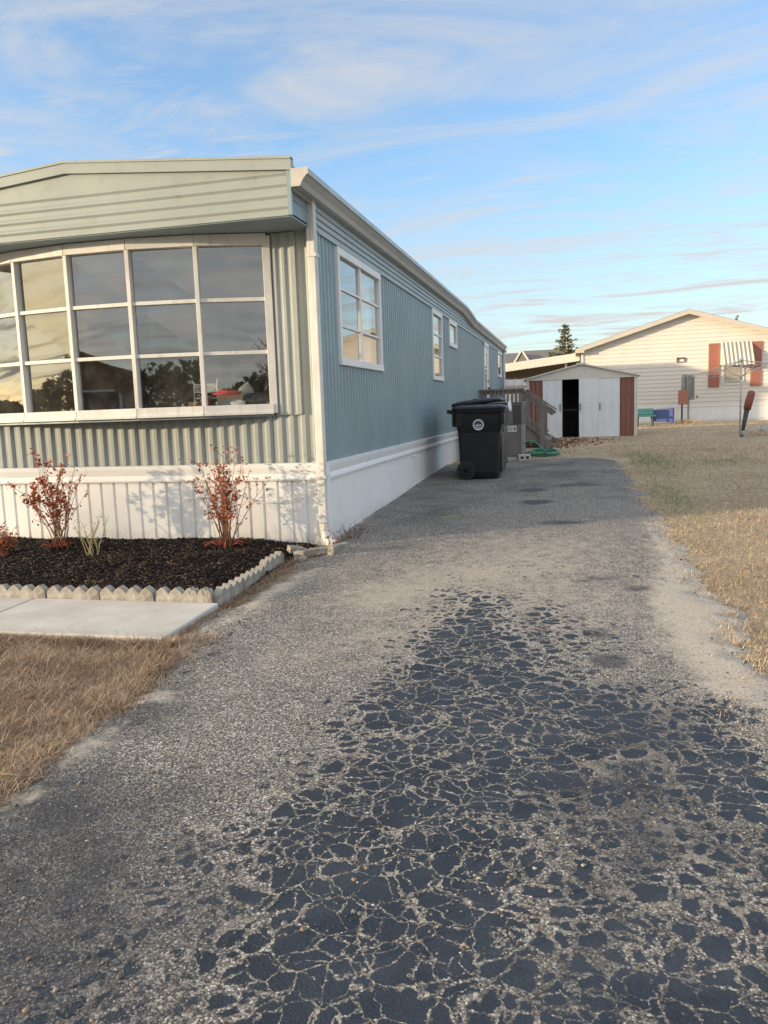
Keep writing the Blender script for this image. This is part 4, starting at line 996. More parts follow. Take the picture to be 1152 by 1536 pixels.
# ------------------------------------------------------------------ wheeled bins
def make_bin(label, loc):
    t = thing('trash_bin', label, 'trash bin', loc, 0, 'black wheeled trash bins by the mobile home')
    def sec(x0, x1, y0, y1, z, r=.05):
        pts = []
        for cx_, cy_, a0 in ((x1-r, y0+r, -90), (x1-r, y1-r, 0), (x0+r, y1-r, 90), (x0+r, y0+r, 180)):
            for k_ in range(4): a = R(a0 + 30*k_); pts.append((cx_ + r*math.cos(a), cy_ + r*math.sin(a), z))
        return pts
    b = MB(); b.sweep([sec(-.235,.255,-.27,.27,.02), sec(-.255,.262,-.285,.285,.10), sec(-.275,.285,-.295,.295,.62), sec(-.285,.295,-.302,.302,.66), sec(-.300,.315,-.315,.315,.78), sec(-.312,.322,-.320,.320,.88)])
    for sx in (-1,): pass
    b.build('body', M['plastic'], t, bevel=.004)
    rm = MB(); rm.sweep([sec(-.325,.338,-.332,.332,.86,.06), sec(-.335,.348,-.342,.342,.90,.06), sec(-.335,.348,-.342,.342,.915,.06)]); rm.build('rim', M['plastic'], t, bevel=.004)
    # side skirts hanging below the rim near the handle and the lip
    for q_ in ((-.30,-.20,-.336,-.316,.70,.87), (.285,.335,-.334,-.312,.72,.87), (-.345,-.31,-.30,.30,.70,.87)): MB().box(*q_).build('rim_flange', M['plastic'], t, bevel=.006)
    # recessed panel above the step and lower front step
    MB().box(.262,.295,-.22,.22,.10,.60).build('front_bulge', M['plastic'], t, bevel=.012)
    ld = MB(); ld.sweep([sec(-.345,.352,-.348,.348,.917,.06), sec(-.350,.358,-.352,.352,.935,.06), sec(-.335,.34,-.335,.335,.957,.06), sec(-.24,.26,-.25,.25,.978,.06)])
    lid = ld.build('lid', M['lidplastic'], t, bevel=.004)
    MB().beam((-.02,-.2,.976), (-.02,.2,.976), .05, .02).build('lid_rib', M['lidplastic'], lid)
    hd_ = MB(); hd_.tube([(-.40,-.25,.905), (-.40,.25,.905)], .017, 10); hd_.beam((-.33,-.27,.885), (-.41,-.27,.905), .035, .05); hd_.beam((-.33,.27,.885), (-.41,.27,.905), .035, .05)
    hd_.build('handle', M['plastic'], t, smooth=False)
    for sy in (-1, 1):
        w = MB().disc((-.17, sy*.312, .125), .125, 'y', .05, 28).build('wheel', M['rubber'], t, bevel=.008)
        hb_ = MB().disc((-.17, sy*.340, .125), .088, 'y', .008, 24)
        for k_ in range(5):
            a = 2*math.pi*k_/5 + .3; hb_.beam((-.17, sy*.346, .125), (-.17 + .082*math.cos(a), sy*.346, .125 + .082*math.sin(a)), .016, .022)
        hb_.disc((-.17, sy*.348, .125), .024, 'y', .012, 12); hb_.build('hub', M['plastic'], w)
    # round white emblem: ring with lettering blocks, skyline and waves
    e0 = MB().disc((.0, -.316, .72), .072, 'y', .003, 32)
    ang = math.atan2(.015, .12)
    em = e0.build('emblem', M['labelw'], t); em.rotation_euler = (0, 0, 0)
    e1 = MB().disc((.0, -.3185, .72), .053, 'y', .003, 32, 0)
    e1.build('emblem_field', paint('emblem_navy', (.03,.06,.11), .5, .1), em)
    e2 = MB()
    for x, w_, h_ in ((-.032,.016,.016),(-.012,.014,.024),(.008,.016,.018),(.028,.012,.026)): e2.box(x-w_/2, x+w_/2, -.3222, -.3202, .703, .703+h_)
    for k_ in range(9):
        a = R(200 - 27.5*k_); e2.beam((.0625*math.cos(a)-.004, -.3195, .72+.0625*math.sin(a)), (.0625*math.cos(a)+.004, -.3195, .72+.0625*math.sin(a)+.002), .002, .010, 1)
    for k_ in range(5): e2.beam((-.036+.004*k_, -.3212, .694-.006*k_), (.036-.006*k_, -.3212, .690-.006*k_), .002, .0026)
    e2.build('emblem_picture', [M['labelw'], M['labelg']], em)
    return t
b1 = make_bin('black wheeled trash bin with round white emblem, nearest the camera', (.755, 4.50, gz(4.5)+.008)); b1.rotation_euler = (0, 0, R(1.5))
b2 = copy_tree(b1); b2.location = (.735, 5.22, gz(5.3)+.008); b2.rotation_euler = (0, 0, R(-2)); b2['label'] = 'second black trash bin mostly hidden behind the one with the emblem'
b2.scale = (1.0, 1, 1.06)
for ch in b2.children:                                   # lid propped slightly open by the bag
    if ch.name.startswith('lid'):
        ch.rotation_euler = (0, R(-5), 0); ch.location = (0, 0, .0)
lump('garbage_bag', 'pale plastic bag bulging from under the lid of the rear bin', 'bag', (.735+.36, 5.06, gz(5.3)+.86), (.03, .14, .10), 'bagwhite', 12)

# ------------------------------------------------------------------ heat pump
g0 = gz(7.5)
ac = thing('heat_pump', 'tall grey heat pump with louvred sides behind the trash bins', 'heat pump', (.74, 7.55, g0))
MB().box(-.40,.40,-.36,.36,.06,.94).build('casing', M['metalgrey'], ac, bevel=.015)
MB().box(-.41,.41,-.37,.37,.94,.965).build('top_panel', M['metalgrey'], ac, bevel=.01)
lv = MB()
for i in range(11):
    z = .60 + i*.030; lv.box(-.37,.06,-.372,-.358,z,z+.016); lv.box(.398,.412,-.32,.32,z,z+.016); lv.box(.24,.38,-.372,-.358,z,z+.014)
lv.build('louvre', M['metaldark'], ac)
gr_ = MB()
for x in np.linspace(-.36,.05,7): gr_.box(x-.004,x+.004,-.378,-.370,.59,.93)
gr_.box(-.375,.065,-.376,-.366,.585,.597)
gr_.build('grille', M['metalgrey'], ac)
MB().box(.372,.412,-.376,-.350,.08,.58).build('corner_trim', M['galv'], ac)
lb_ = MB().box(.13,.30,-.366,-.3585,.47,.57).build('label', M['labelw'], ac)
q = MB()
for i in range(4): q.box(.145, .23+.02*(i % 2), -.3685, -.3655, .485+.020*i, .493+.020*i)
q.box(.255,.29,-.3685,-.3655,.49,.55); q.build('label_print', M['labelg'], lb_)
o = MB().box(-.10,.10,-.05,.05,0,.10); o.box(-.07,-.02,-.06,.06,.03,.07,1).box(.02,.07,-.06,.06,.03,.07,1)
o = o.build('concrete_block', [M['block'], M['dark']], bevel=.004); o.location = (1.16, 7.10, gz(7.1)); o.rotation_euler = (0, 0, .35); tag(o, 'pale concrete block on the ground at corner of grey heat pump', 'block')
o = MB().box(-.45,.43,-.40,.40,-.02,.055).build('pad', M['block'], ac)

# ------------------------------------------------------------------ deck with stairs
gd = gz(11)
dk = thing('wooden_deck', 'weathered grey wooden deck with railing and steps at the side door', 'deck', (.5, 11.6, gd))
DX0, DX1, DY0, DY1, DZ = -.46, .44, -1.0, 1.25, .50        # relative to root
b = MB(); nb_ = 16
for i in range(nb_):
    y = DY0 + (DY1-DY0)*i/nb_; b.box(DX0, DX1, y+.004, y+(DY1-DY0)/nb_-.004, DZ-.03, DZ)
b.build('floor', M['deck'], dk)
MB().box(DX0, DX1, DY0+.0, DY0+.04, DZ-.20, DZ-.032).box(DX1-.04, DX1, DY0+.04, DY1, DZ-.20, DZ-.032).box(DX0, DX1, DY1-.04, DY1, DZ-.20, DZ-.032).build('joist', M['deck'], dk)
RT = 1.235
for x, y in ((DX0+.05, DY0), (DX1-.04, DY0), (DX0+.05, DY1-.08), (DX1-.04, DY1-.08)):
    MB().box(x-.045, x+.045, y, y+.09, -.05, RT-.03).build('post', M['deck'], dk, bevel=.004)
MB().box(DX0-.02, DX1+.02, DY0-.02, DY0+.11, RT-.028, RT+.006).box(DX0, DX1, DY0+.02, DY0+.06, RT-.10, RT-.03).build('handrail', M['deck'], dk)
MB().box(DX0-.02, DX1+.02, DY1-.11, DY1+.02, RT-.028, RT+.006).build('handrail', M['deck'], dk)
for y in (DY0+.02, DY1-.06): MB().box(DX0, DX1, y, y+.04, DZ+.08, DZ+.15).build('bottom_rail', M['deck'], dk)
for i in range(8):
    x = DX0 + .13 + i*(DX1-DX0-.18)/8
    for y in (DY0-.0, DY1-.03): MB().box(x-.020, x+.020, y-.012, y+.018, DZ+.02, RT-.03).build('baluster', M['deck'], dk)
# stairs descend to +X
ns = 3; run = .25; rise = DZ/ns
for sy in (DY0+.03, DY1-.07):
    st_ = MB().prism([(DX1, DZ-.05), (DX1+.02, DZ-.02), (DX1+.80, -.03), (DX1+.56, -.03), (DX1, DZ-.32)], 'y', sy, sy+.04); st_.build('stringer', M['deck'], dk)
for i in range(1, ns):
    MB().box(DX1+run*(i-1)+.01, DX1+run*i+.04, DY0+.02, DY1-.02, DZ-rise*i-.035, DZ-rise*i).build('tread', M['deck'], dk)
slope_l = [(DX1-.04, RT-.02), (DX1+.60, RT-.50)]
for sy in (DY0+.02, DY1-.06):
    MB().box(DX1+.32, DX1+.41, sy-.045, sy+.045, -.08, RT-.30).build('post', M['deck'], dk, bevel=.004)
    MB().beam((DX1-.05, sy, RT-.0), (DX1+.62, sy, RT-.47), .10, .032).beam((DX1-.02, sy, RT-.11), (DX1+.60, sy, RT-.55), .035, .07).beam((DX1, sy, DZ+.05), (DX1+.42, sy, DZ-.25), .035, .09).build('stair_rail', M['deck'], dk)
    for i in range(5 if sy < 0 else 0):
        x = DX1 + .035 + i*.085 ; f = (x-DX1)/.62
        MB().box(x-.016, x+.016, sy-.035, sy-.012, .60-.53*f-.10, RT-.05-.47*f).build('baluster', M['deck'], dk)

# ------------------------------------------------------------------ hose
hp = []
r = random.Random(5)
for i in range(150):
    a = i*.21; ra = .21 + .05*math.sin(a*.37) + r.uniform(-.004,.004)
    hp.append((1.42 + ra*1.15*math.cos(a) + .03*math.sin(a*.11), 8.05 + ra*.9*math.sin(a), gz(8) + .03 + .09*(i/150)*(.5+.5*math.sin(a*1.0)) + .02*math.sin(a*.31)))
tail = [(1.15, 7.55, gz(7.5)+.26), (1.20, 7.60, gz(7.5)+.30), (1.30, 7.70, gz(7.5)+.28), (1.42, 7.76, gz(7.5)+.16), (1.50, 7.80, gz(7.5)+.06)]
o = MB().tube(tail + hp, .0145, 8).build('garden_hose', M['hose'], smooth=True); tag(o, 'green garden hose coiled on the ground before the wooden steps', 'hose')

# ------------------------------------------------------------------ metal shed
gs = .2
sh = thing('metal_shed', 'white metal shed with brown corner panels and one door open', 'shed', (2.13, 15.35, gs-.02), R(2.0))
SW, SD_, SH, SP = 1.40, 2.2, 1.565, 1.90                 # half width, depth, eave, peak
b = MB(); t_ = .02
b.box(-SW, -SW+t_, 0, SD_, 0, SH).box(SW-t_, SW, 0, SD_, 0, SH).prism([(-SW, 0), (SW, 0), (SW, SH), (0, SP), (-SW, SH)], 'y', SD_-t_, SD_)
b.build('wall', M['shedbrown'], sh)
MB().box(-SW+.02, SW-.02, .02, SD_-.02, 0, .03).build('floor', M['dark'], sh)
ln_ = MB().box(-SW+.021, -SW+.04, .03, SD_-.02, .03, SH-.03).box(SW-.04, SW-.021, .03, SD_-.02, .03, SH-.03).box(-SW+.04, SW-.04, SD_-.04, SD_-.021, .03, SH-.03); ln_.build('shade_lining', paint('shed_inside_shade', (.10,.09,.085), .8, .3, 5, (.03,.03,.03), .5, True), sh)  # dark panels added inside so the open doorway reads as deep shade
gb = MB().prism([(-SW, 1.545), (SW, 1.545), (SW, SH+.01), (0, SP-.01), (-SW, SH+.01)], 'y', -.03, 0); gb.build('gable', M['shedroof'], sh)
rfm = MB()
for sx in (-1, 1):
    rfm.add([(0, -.09, SP+.0), (sx*(SW+.08), -.09, SH-.015), (sx*(SW+.08), SD_+.05, SH-.015), (0, SD_+.05, SP+.0), (0, -.09, SP+.035), (sx*(SW+.08), -.09, SH+.02), (sx*(SW+.08), SD_+.05, SH+.02), (0, SD_+.05, SP+.035)], [(0,1,2,3),(4,7,6,5),(0,4,5,1),(1,5,6,2),(2,6,7,3),(3,7,4,0)])
rfm.box(-.12,.12,-.10,-.07,SP-.01,SP+.045)
rfm.build('roof', M['shedroof'], sh)
def ribbed(x0, x1, y, z0, z1, n, dep, mat, name, parent):
    b = MB(); xs = np.linspace(x0, x1, n*4+1); ds = [0, 0, dep, dep]
    P_ = [(x, y-ds[i % 4]) for i, x in enumerate(xs)]
    for (xa, ya), (xb, yb) in zip(P_[:-1], P_[1:]): b.add([(xa,ya,z0),(xb,yb,z0),(xb,yb,z1),(xa,ya,z1)], [(0,1,2,3)])
    b.box(x0, x1, y+.004, y+.014, z0, z1)
    return b.build(name, mat, parent, recalc=False)
ribbed(-SW+.07, -SW+.43, -.002, 0, 1.55, 3, .016, M['shedbrown'], 'corner_panel', sh); ribbed(SW-.44, SW-.07, -.002, 0, 1.55, 3, .016, M['shedbrown'], 'corner_panel', sh)
for x in (-SW-.01, SW-.07): MB().box(x, x+.08, -.025, .03, 0, 1.57).build('corner_post', M['shedroof'], sh)
MB().box(-SW, SW, -.04, -.031, 1.53, 1.555).build('door_track', M['shedroof'], sh)
def sdoor(x0, x1, y, hx, nm='door'):
    d = ribbed(x0, x1, y, .02, 1.53, 2, .006, M['shedwhite'], nm, sh)
    MB().box(x0, x0+.02, y-.014, y+.02, .02, 1.53).box(x1-.02, x1, y-.014, y+.02, .02, 1.53).box(x0+.02, x1-.02, y-.012, y+.015, .02, .05).build('door_edge', M['shedwhite'], d)
    if hx: MB().box(hx-.018, hx+.018, y-.045, y-.008, .72, .90).build('handle', M['galv'], d, bevel=.005)
    return d
sdoor(-.98, -.485, -.020, -.53); sdoor(-.055, .45, -.050, -.02); sdoor(.445, .97, -.022, .475)
# interior bits in the dark opening: shelf rail
MB().box(-1.1, .3, .7, .74, .70, .75).build('shelf', M['navy'], sh)
MB().box(-.485, -.47, -.01, .02, .03, 1.53).build('door_jamb', M['dark'], sh)

# ------------------------------------------------------------------ cream neighbour house
NY = 26.3; gn = .2
nh = thing('neighbor_house', 'cream sided gabled house with striped awning and terracotta shutters', 'house', (6.2, NY, gn))
WL, WR, EH, PH = 2.22-6.2, 10.3-6.2, 2.93, 4.12   # relative
PX = -.08
def gab(x): return PH - .0 - (PH-EH)*(abs(x-PX)/(WR-PX) if x > PX else (PX-x)/(PX-WL))
b = MB(); z = .63; lp = .150
while z < PH-.05:
    z1 = min(z+lp, PH-.02)
    def span(zz):
        if zz <= EH: return WL, WR
        f = (zz-EH)/(PH-EH); return WL + (PX-WL)*f, WR + (PX-WR)*f
    a0, a1 = span(z); c0, c1 = span(z1)
    b.add([(a0,-.024,z),(a1,-.024,z),(c1,-.004,z1),(c0,-.004,z1)], [(0,1,2,3)]); b.add([(c0,-.004,z1),(c1,-.004,z1),(c1,-.024,z1),(c0,-.024,z1)], [(0,1,2,3)]); z = z1
b.add([(WL,0,.6),(WL,0,EH),(WL,14,EH),(WL,14,.6)], [(0,1,2,3)]); b.add([(WR,0,.6),(WR,14,.6),(WR,14,EH),(WR,0,EH)], [(0,1,2,3)])
b.add([(WL,14,.6),(WL,14,EH),(PX,14,PH),(WR,14,EH),(WR,14,.6)], [(0,1,2,3,4)])
b.build('wall', M['siding'], nh, recalc=False)
for x in (WL-.03, WR-.07): MB().box(x, x+.10, -.045, .03, .6, EH).build('corner_trim', M['siding'], nh)
sk = corr_wall(WL-.02, WR+.02, lambda u: (-.1, .60), [], groove(.24, .016, .010), lambda u, d, z: (u, -.02-d, z)); sk.box(WL-.03, WR+.03, -.04, .0, .585, .635); sk.box(WL-.02,WL,0,14,-.1,.6)
sk.build('skirting', M['skirt'], nh, recalc=False)
b = MB(); OV = .22
def rl(x, dz): 
    s = (PH-EH)/(PX-WL); return PH + .02 - s*abs(x-PX) + dz
for xa, xb in ((WL-OV, PX), (PX, WR+OV)):
    b.sweep([[(x, y, rl(x, dz)) for y, dz in ((-.28, 0), (14.2, 0), (14.2, .10), (-.28, .10))] for x in (xa, xb)])
rfo = b.build('roof', M['shingle'], nh)
b = MB()
for xa, xb in ((WL-OV-.02, PX), (PX, WR+OV+.02)):
    b.sweep([[(x, y, rl(x, dz)) for y, dz in ((-.31, -.08), (-.285, -.08), (-.285, .085), (-.31, .085))] for x in (xa, xb)])
    b.sweep([[(x, y, rl(x, dz)) for y, dz in ((-.284, -.03), (-.03, -.03), (-.03, -.012), (-.284, -.012))] for x in (xa, xb)])
b.box(WL-OV-.02, WL-OV+.0, -.284, 14, rl(WL-OV, -.1), rl(WL-OV, .06)); b.box(WL-OV-.02, WL+.10, -.312, -.02, EH-.12, EH-.03)
b.build('fascia', M['fascia'], nh)
MB().tube([(2.3-.45+.0, 1.2, rl(1.85, .05)), (1.85, 1.2, rl(1.85, .42))], .05, 10).disc((1.85, 1.2, rl(1.85, .45)), .09, 'z', .06, 12).build('vent_pipe', M['galv'], rfo)
def rel(x): return x - 6.2
# window, shutters, awning
wn_ = MB().box(rel(7.36), rel(7.44), -.05, 0, 1.42, 2.9).box(rel(8.06), rel(8.14), -.05, 0, 1.42, 2.9).box(rel(7.44), rel(8.06), -.05, 0, 1.36, 1.44).box(rel(7.44), rel(8.06), -.05, 0, 2.84, 2.9).box(rel(7.44), rel(8.06), -.042, 0, 1.50, 1.53).build('window', M['awnmetal'], nh)
MB().box(rel(7.44), rel(8.06), -.028, -.024, 1.44, 2.84).build('pane', paint('window_blind', (.40,.38,.31), .25, .05), wn_)
for x0, x1 in ((6.88, 7.27), (8.36, 8.74)):
    q = MB().box(rel(x0), rel(x1), -.055, -.023, 1.30, 2.94); 
    for i in range(5): q.box(rel(x0)+.05+i*.06, rel(x0)+.066+i*.06, -.061, -.055, 1.36, 2.88)
    q.build('shutter', M['shutter'], nh)
aw = MB(); ax0, ax1 = rel(7.30), rel(8.38); n = 15
for i in range(n):
    xa = ax0 + (ax1-ax0)*i/n; xb = ax0 + (ax1-ax0)*(i+1)/n; hi = .012 if i % 2 == 0 else 0
    z0_, y0_, z1_, y1_ = 2.96, -.02, 2.16, -.62
    aw.add([(xa, y0_, z0_+hi), (xb, y0_, z0_+hi), (xb, y1_, z1_+hi), (xa, y1_, z1_+hi), (xa, y0_, z0_-.012), (xb, y0_, z0_-.012), (xb, y1_, z1_-.012), (xa, y1_, z1_-.012)],
           [(0,1,2,3),(4,7,6,5),(0,4,5,1),(1,5,6,2),(2,6,7,3),(3,7,4,0)], 0 if i % 2 == 0 else 1)
    aw.box(xa, xb, y1_-.012, y1_+.0, z1_-.09, z1_+.0+hi, 0 if i % 2 == 0 else 1)
for x in (ax0, ax1): aw.add([(x, -.02, 2.95), (x, -.62, 2.16), (x, -.62, 2.10), (x, -.02, 2.12)], [(0,1,2,3)])
aw.build('awning', [M['awnmetal'], M['awnline']], nh)
v_ = MB().box(rel(5.74), rel(6.05), -.06, -.02, 2.43, 2.47).box(rel(5.74), rel(5.77), -.06, -.02, 2.29, 2.43).box(rel(6.02), rel(6.05), -.06, -.02, 2.29, 2.43).box(rel(5.77), rel(6.02), -.05, -.02, 2.29, 2.31).build('dryer_vent', M['brass'], nh)
MB().box(rel(6.46), rel(6.52), -.05, -.02, .95, 1.0).build('outlet', M['brass'], nh)

# carport roof beside the cream house
cp = thing('carport', 'white carport roof with scalloped edge left of the cream house', 'carport', (0, 29.6, gn))
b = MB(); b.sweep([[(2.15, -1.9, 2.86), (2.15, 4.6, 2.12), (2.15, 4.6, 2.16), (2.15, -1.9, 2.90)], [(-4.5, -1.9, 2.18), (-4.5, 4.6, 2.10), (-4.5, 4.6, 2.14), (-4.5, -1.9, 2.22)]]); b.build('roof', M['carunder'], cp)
va = MB(); n = 60
for i in range(n):
    x0 = -4.5 + 6.65*i/n; x1 = x0 + 6.65/n; s_ = .68/6.65
    za, zb = 2.24 + s_*(x0+4.5), 2.24 + s_*(x1+4.5); xm = (x0+x1)/2; dn = .30
    va.prism([(x0, za), (x1, zb), (x1, zb-dn), (x1-.02, zb-dn-.035), (x0+.02, za-dn-.035), (x0, za-dn)], 'y', -1.935, -1.905)
va.build('valance', M['carport'], cp)
sl_ = MB(); sl_.sweep([[(2.15, -1.9, 2.905), (2.15, 4.6, 2.165), (2.15, 4.6, 2.185), (2.15, -1.9, 2.925)], [(-4.5, -1.9, 2.225), (-4.5, 4.6, 2.145), (-4.5, 4.6, 2.165), (-4.5, -1.9, 2.245)]]); sl_.build('roof_sheet', M['carport'], cp)
for x in (-3.8, -1.2, 1.6):
    for y in (-1.6, 4.3): MB().box(x-.04, x+.04, y-.04, y+.04, -.1, 2.2 + (.1*(x+4.5) if y < 0 else -.04)).build('post', M['carport'], cp)
# small pale shed under / beyond the railing
p2 = thing('garden_shed', 'small pale shed with ribbed grey roof beyond the deck railing', 'shed', (-.55, 22.6, gn))
MB().box(-1.0, 1.0, 0, 1.6, 0, 1.55).build('wall', M['carport'], p2)
q = MB()
for i in range(3): q.box(-.9+i*.65, -.35+i*.65, -.015, -.002, .15, 1.34)
q.build('panel', M['siding'], p2)
q = MB(); q.prism([(-.08, 1.54), (.85, 1.78), (1.68, 1.54), (1.68, 1.58), (.85, 1.82), (-.08, 1.58)], 'x', -1.06, 1.06)
for i in range(8): 
    x = -1.0 + i*.28; q.beam((x, -.08, 1.59), (x, .85, 1.835), .03, .03)
q.build('roof', paint('pale_ribbed_roof', (.42,.40,.38), .6, .1), p2)
# white panel fence deep behind
# ------------------------------------------------------------------ houses and conifer far behind
def far_house(label, loc, w, d, eh, ph, wall='greywall', dormer=None, name='far_house'):
    t = thing(name, label, 'house', loc)
    MB().box(-w/2, w/2, 0, d, 0, eh).build('wall', M[wall], t)
    rr_ = MB().add([(-w/2-.3, -.3, eh), (w/2+.3, -.3, eh), (w/2+.3, d+.3, eh), (-w/2-.3, d+.3, eh), (-w/2+1.2, d/2, ph), (w/2-1.6, d/2, ph)], [(0,1,5,4),(1,2,5),(2,3,4,5),(3,0,4),(0,3,2,1)])
    ro_ = rr_.build('roof', M['shingle'], t)
    if dormer:
        x, hw_, zb, zt = dormer
        MB().prism([(x-hw_, zb), (x+hw_, zb), (x, zt)], 'y', -.42, d/2).build('gable', M['shingle'], t)
        q = MB(); q.beam((x-hw_-.1, -.46, zb), (x, -.46, zt+.05), .1, .12); q.beam((x+hw_+.1, -.46, zb), (x, -.46, zt+.05), .1, .12); q.build('gable_trim', M['awnmetal'], t)
    for i in range(4):
        x = -w/2 + w*(i+.5)/4; wi = MB().box(x-.5, x+.5, -.05, 0, eh*.62, eh*.62+1.3).build('window', M['awnmetal'], t); MB().box(x-.42, x+.42, -.06, -.05, eh*.62+.08, eh*.62+1.22).build('pane', M['dark'], wi)
    return t
far_house('grey roofed house with white edged gable behind the carport', (-4.2, 60, .2), 9, 9, 3.6, 5.35, dormer=(1.95, .95, 3.6, 5.2))
far_house('brown grey hip roofed house farther right behind the carport', (-.6, 66, .2), 7, 9, 3.6, 5.9, 'greywall')

def conifer(name, label, loc, h, rad, n_whorl, seed, dens=1.0, leaf=.12, mat='needle'):
    r = random.Random(seed); t = thing(name, label, 'tree', loc)
    MB().tube([(0,0,-.1),(0,0,h*.5),(0,0,h*.98)], [h*.022, h*.013, h*.002], 8).build('trunk', M['bark'], t, smooth=True)
    vs, fs, rr = [], [], []; limbs = MB()
    for i in range(n_whorl):
        f = i/n_whorl; z = h*(.10 + .88*f); L_ = rad*(1-f)**.85*r.uniform(.7, 1.15) + .05; nb2 = r.randint(6, 9)
        a0 = r.uniform(0, 6.28)
        for j in range(nb2):
            a = a0 + 6.283*j/nb2 + r.uniform(-.25,.25); LL = L_*r.uniform(.6, 1.15); d = Vector((math.cos(a), math.sin(a), 0))
            tip = Vector((0,0,z)) + d*LL + Vector((0,0,LL*r.uniform(-.05,.42)))
            limbs.tube([(0,0,z), tuple(tip)], [h*.004, h*.001], 4)
            m = max(4, int(15*dens*LL/rad + 4))
            sidev = Vector((-d.y, d.x, 0))
            for q in range(m):
                u = r.uniform(.2, 1.04); c = Vector((0,0,z)).lerp(tip, u) + sidev*r.gauss(0,.13)*LL*(1.1-u) + Vector((0,0,r.gauss(0,.05)))
                s_ = leaf*r.uniform(.6,1.4); ax = (d*r.uniform(.2,1) + sidev*r.uniform(-1,1) + Vector((0,0,r.uniform(-.3,.7)))).normalized(); nn = ax.cross(Vector((r.uniform(-1,1), r.uniform(-1,1), r.uniform(-1,1)))).normalized()
                i0 = len(vs); vs += [c - ax*s_, c + nn*s_*.35, c + ax*s_*1.2, c - nn*s_*.35]; fs.append((i0,i0+1,i0+2,i0+3)); tone = min(1, max(0, r.gauss(.45,.22) + .25*(u-.6))); rr += [tone]*4
    limbs.build('limb', M['bark'], t)
    np_mesh('crown', np.array([v[:] for v in vs]), np.array(fs), M[mat], {'rnd': np.array(rr)}, t)
    return t
conifer('conifer_tree', 'pointed green conifer standing behind the carport and cream house', (1.32, 48, .2), 6.2, 2.0, 24, 3, 1.5, .12, 'needle_lit')
conifer('conifer_tree', 'low dark green conifer lower left of the pointed one behind carport', (.35, 50, .2), 4.6, 1.2, 16, 8, 1.3, .12, 'needle_lit')
# leafy shrubs seen under the carport roof
def bushball(name, label, loc, rx, h, seed, n=1500):
    r = random.Random(seed); t = thing(name, label, 'bush', loc); sm = MB(); vs, fs, rr = [], [], []
    lob = [(r.uniform(-.6,.6)*rx, r.uniform(-.4,.4)*rx, r.uniform(.3,.8)*h, r.uniform(.3,.5)) for _ in range(9)]
    for lx, ly, lz, lr in lob: sm.tube([(0,0,0), (lx*.5, ly*.5, lz*.5), (lx, ly, lz)], [.03,.02,.008], 5)
    sm.build('stem', M['bark'], t)
    for i in range(n):
        lx, ly, lz, lr = r.choice(lob); d = Vector((r.gauss(0,1), r.gauss(0,1), r.gauss(0,1))).normalized()*r.uniform(.4,1.05)
        c = Vector((lx + d.x*lr*rx, ly + d.y*lr*rx, max(.03, lz + d.z*lr*h*.6))); s_ = r.uniform(.04,.10); ax = Vector((r.uniform(-1,1), r.uniform(-1,1), r.uniform(-1,1))).normalized(); nn = ax.cross(Vector((r.uniform(-1,1),.3,.2))).normalized()
        i0 = len(vs); vs += [c-ax*s_, c+nn*s_*.5, c+ax*s_, c-nn*s_*.5]; fs.append((i0,i0+1,i0+2,i0+3)); rr += [r.random()*.8]*4
    np_mesh('foliage', np.array([v[:] for v in vs]), np.array(fs), M['needle'], {'rnd': np.array(rr)}, t); return t
bushball('bush', 'dark green bush seen in the gap under the carport roof', (-.3, 38, .2), 2.2, 2.0, 4)

# ------------------------------------------------------------------ yard things on the right
cl = thing('rotary_clothesline', 'rusty white rotary clothesline with spread arms on the right lawn', 'clothesline', (5.68, 13.6, gz(13.6)))
MB().tube([(.0,0,-.05), (.0,0,1.76)], .020, 10).tube([(0,0,1.70),(0,0,1.79)], .032, 10).build('pole', M['rustpole'], cl, smooth=True)
MB().tube([(0,0,1.32),(0,0,1.40)], .032, 10).build('collar', M['rustpole'], cl, smooth=True)
az0 = 22; tips = []
for k_ in range(4):
    a = R(az0 + 90*k_); tip = Vector((1.22*math.cos(a), 1.22*math.sin(a), 1.40 + (.16 if k_ in (0, 3) else 0))); tips.append(tip)
    MB().tube([(0,0,1.73), tuple(Vector((0,0,1.73)).lerp(tip,.5) + Vector((0,0,.015))), tuple(tip)], .010, 6).build('arm', M['rustpole'], cl, smooth=True)
    MB().tube([(0,0,1.36), tuple(Vector((0,0,1.73)).lerp(tip,.52))], .009, 6).build('strut', M['rustpole'], cl, smooth=True)
b = MB()
for f in (.5, .75, .99):
    for k_ in range(4):
        p, q = (Vector((0,0,1.73)).lerp(tips[k_], f), Vector((0,0,1.73)).lerp(tips[(k_+1) % 4], f)); m_ = (p+q)/2 - Vector((0,0,.03)); b.tube([tuple(p), tuple(m_), tuple(q)], .0045, 4)
b.build('line', M['rope'], cl)
um = thing('closed_umbrella', 'dark folded umbrella with red brown sleeve leaning by the clothesline pole', 'umbrella', (5.66, 13.30, gz(13.3)))
MB().tube([(0,0,-.03), (.055,.03,.30), (.125,.07,.67)], [.028,.045,.062], 12).build('tube', M['navy'], um, smooth=True)
MB().tube([(.115,.066,.62), (.16,.09,.80), (.215,.12,1.0), (.222,.124,1.03)], [.078,.086,.080,.05], 14).build('sleeve', M['redbrown'], um, smooth=True)
MB().tube([(.01,-.03,.02), (.03,-.02,.14)], [.036,.04], 10).build('ferrule', M['galv'], um, smooth=True)
mp_ = thing('meter_pedestal', 'grey electric meter pedestal on post before the cream house skirting', 'meter pedestal', (6.06, 25.3, .2))
MB().box(-.035,.035,-.03,.03,-.05,.90).build('post', M['galv'], mp_)
for x in (-.20, .03):
    q = MB().box(x, x+.17, -.09, .06, .86, 1.80).build('box', M['galv'], mp_, bevel=.01); MB().box(x+.04, x+.13, -.096, -.088, .95, 1.7).build('cover', M['metalgrey'], q)
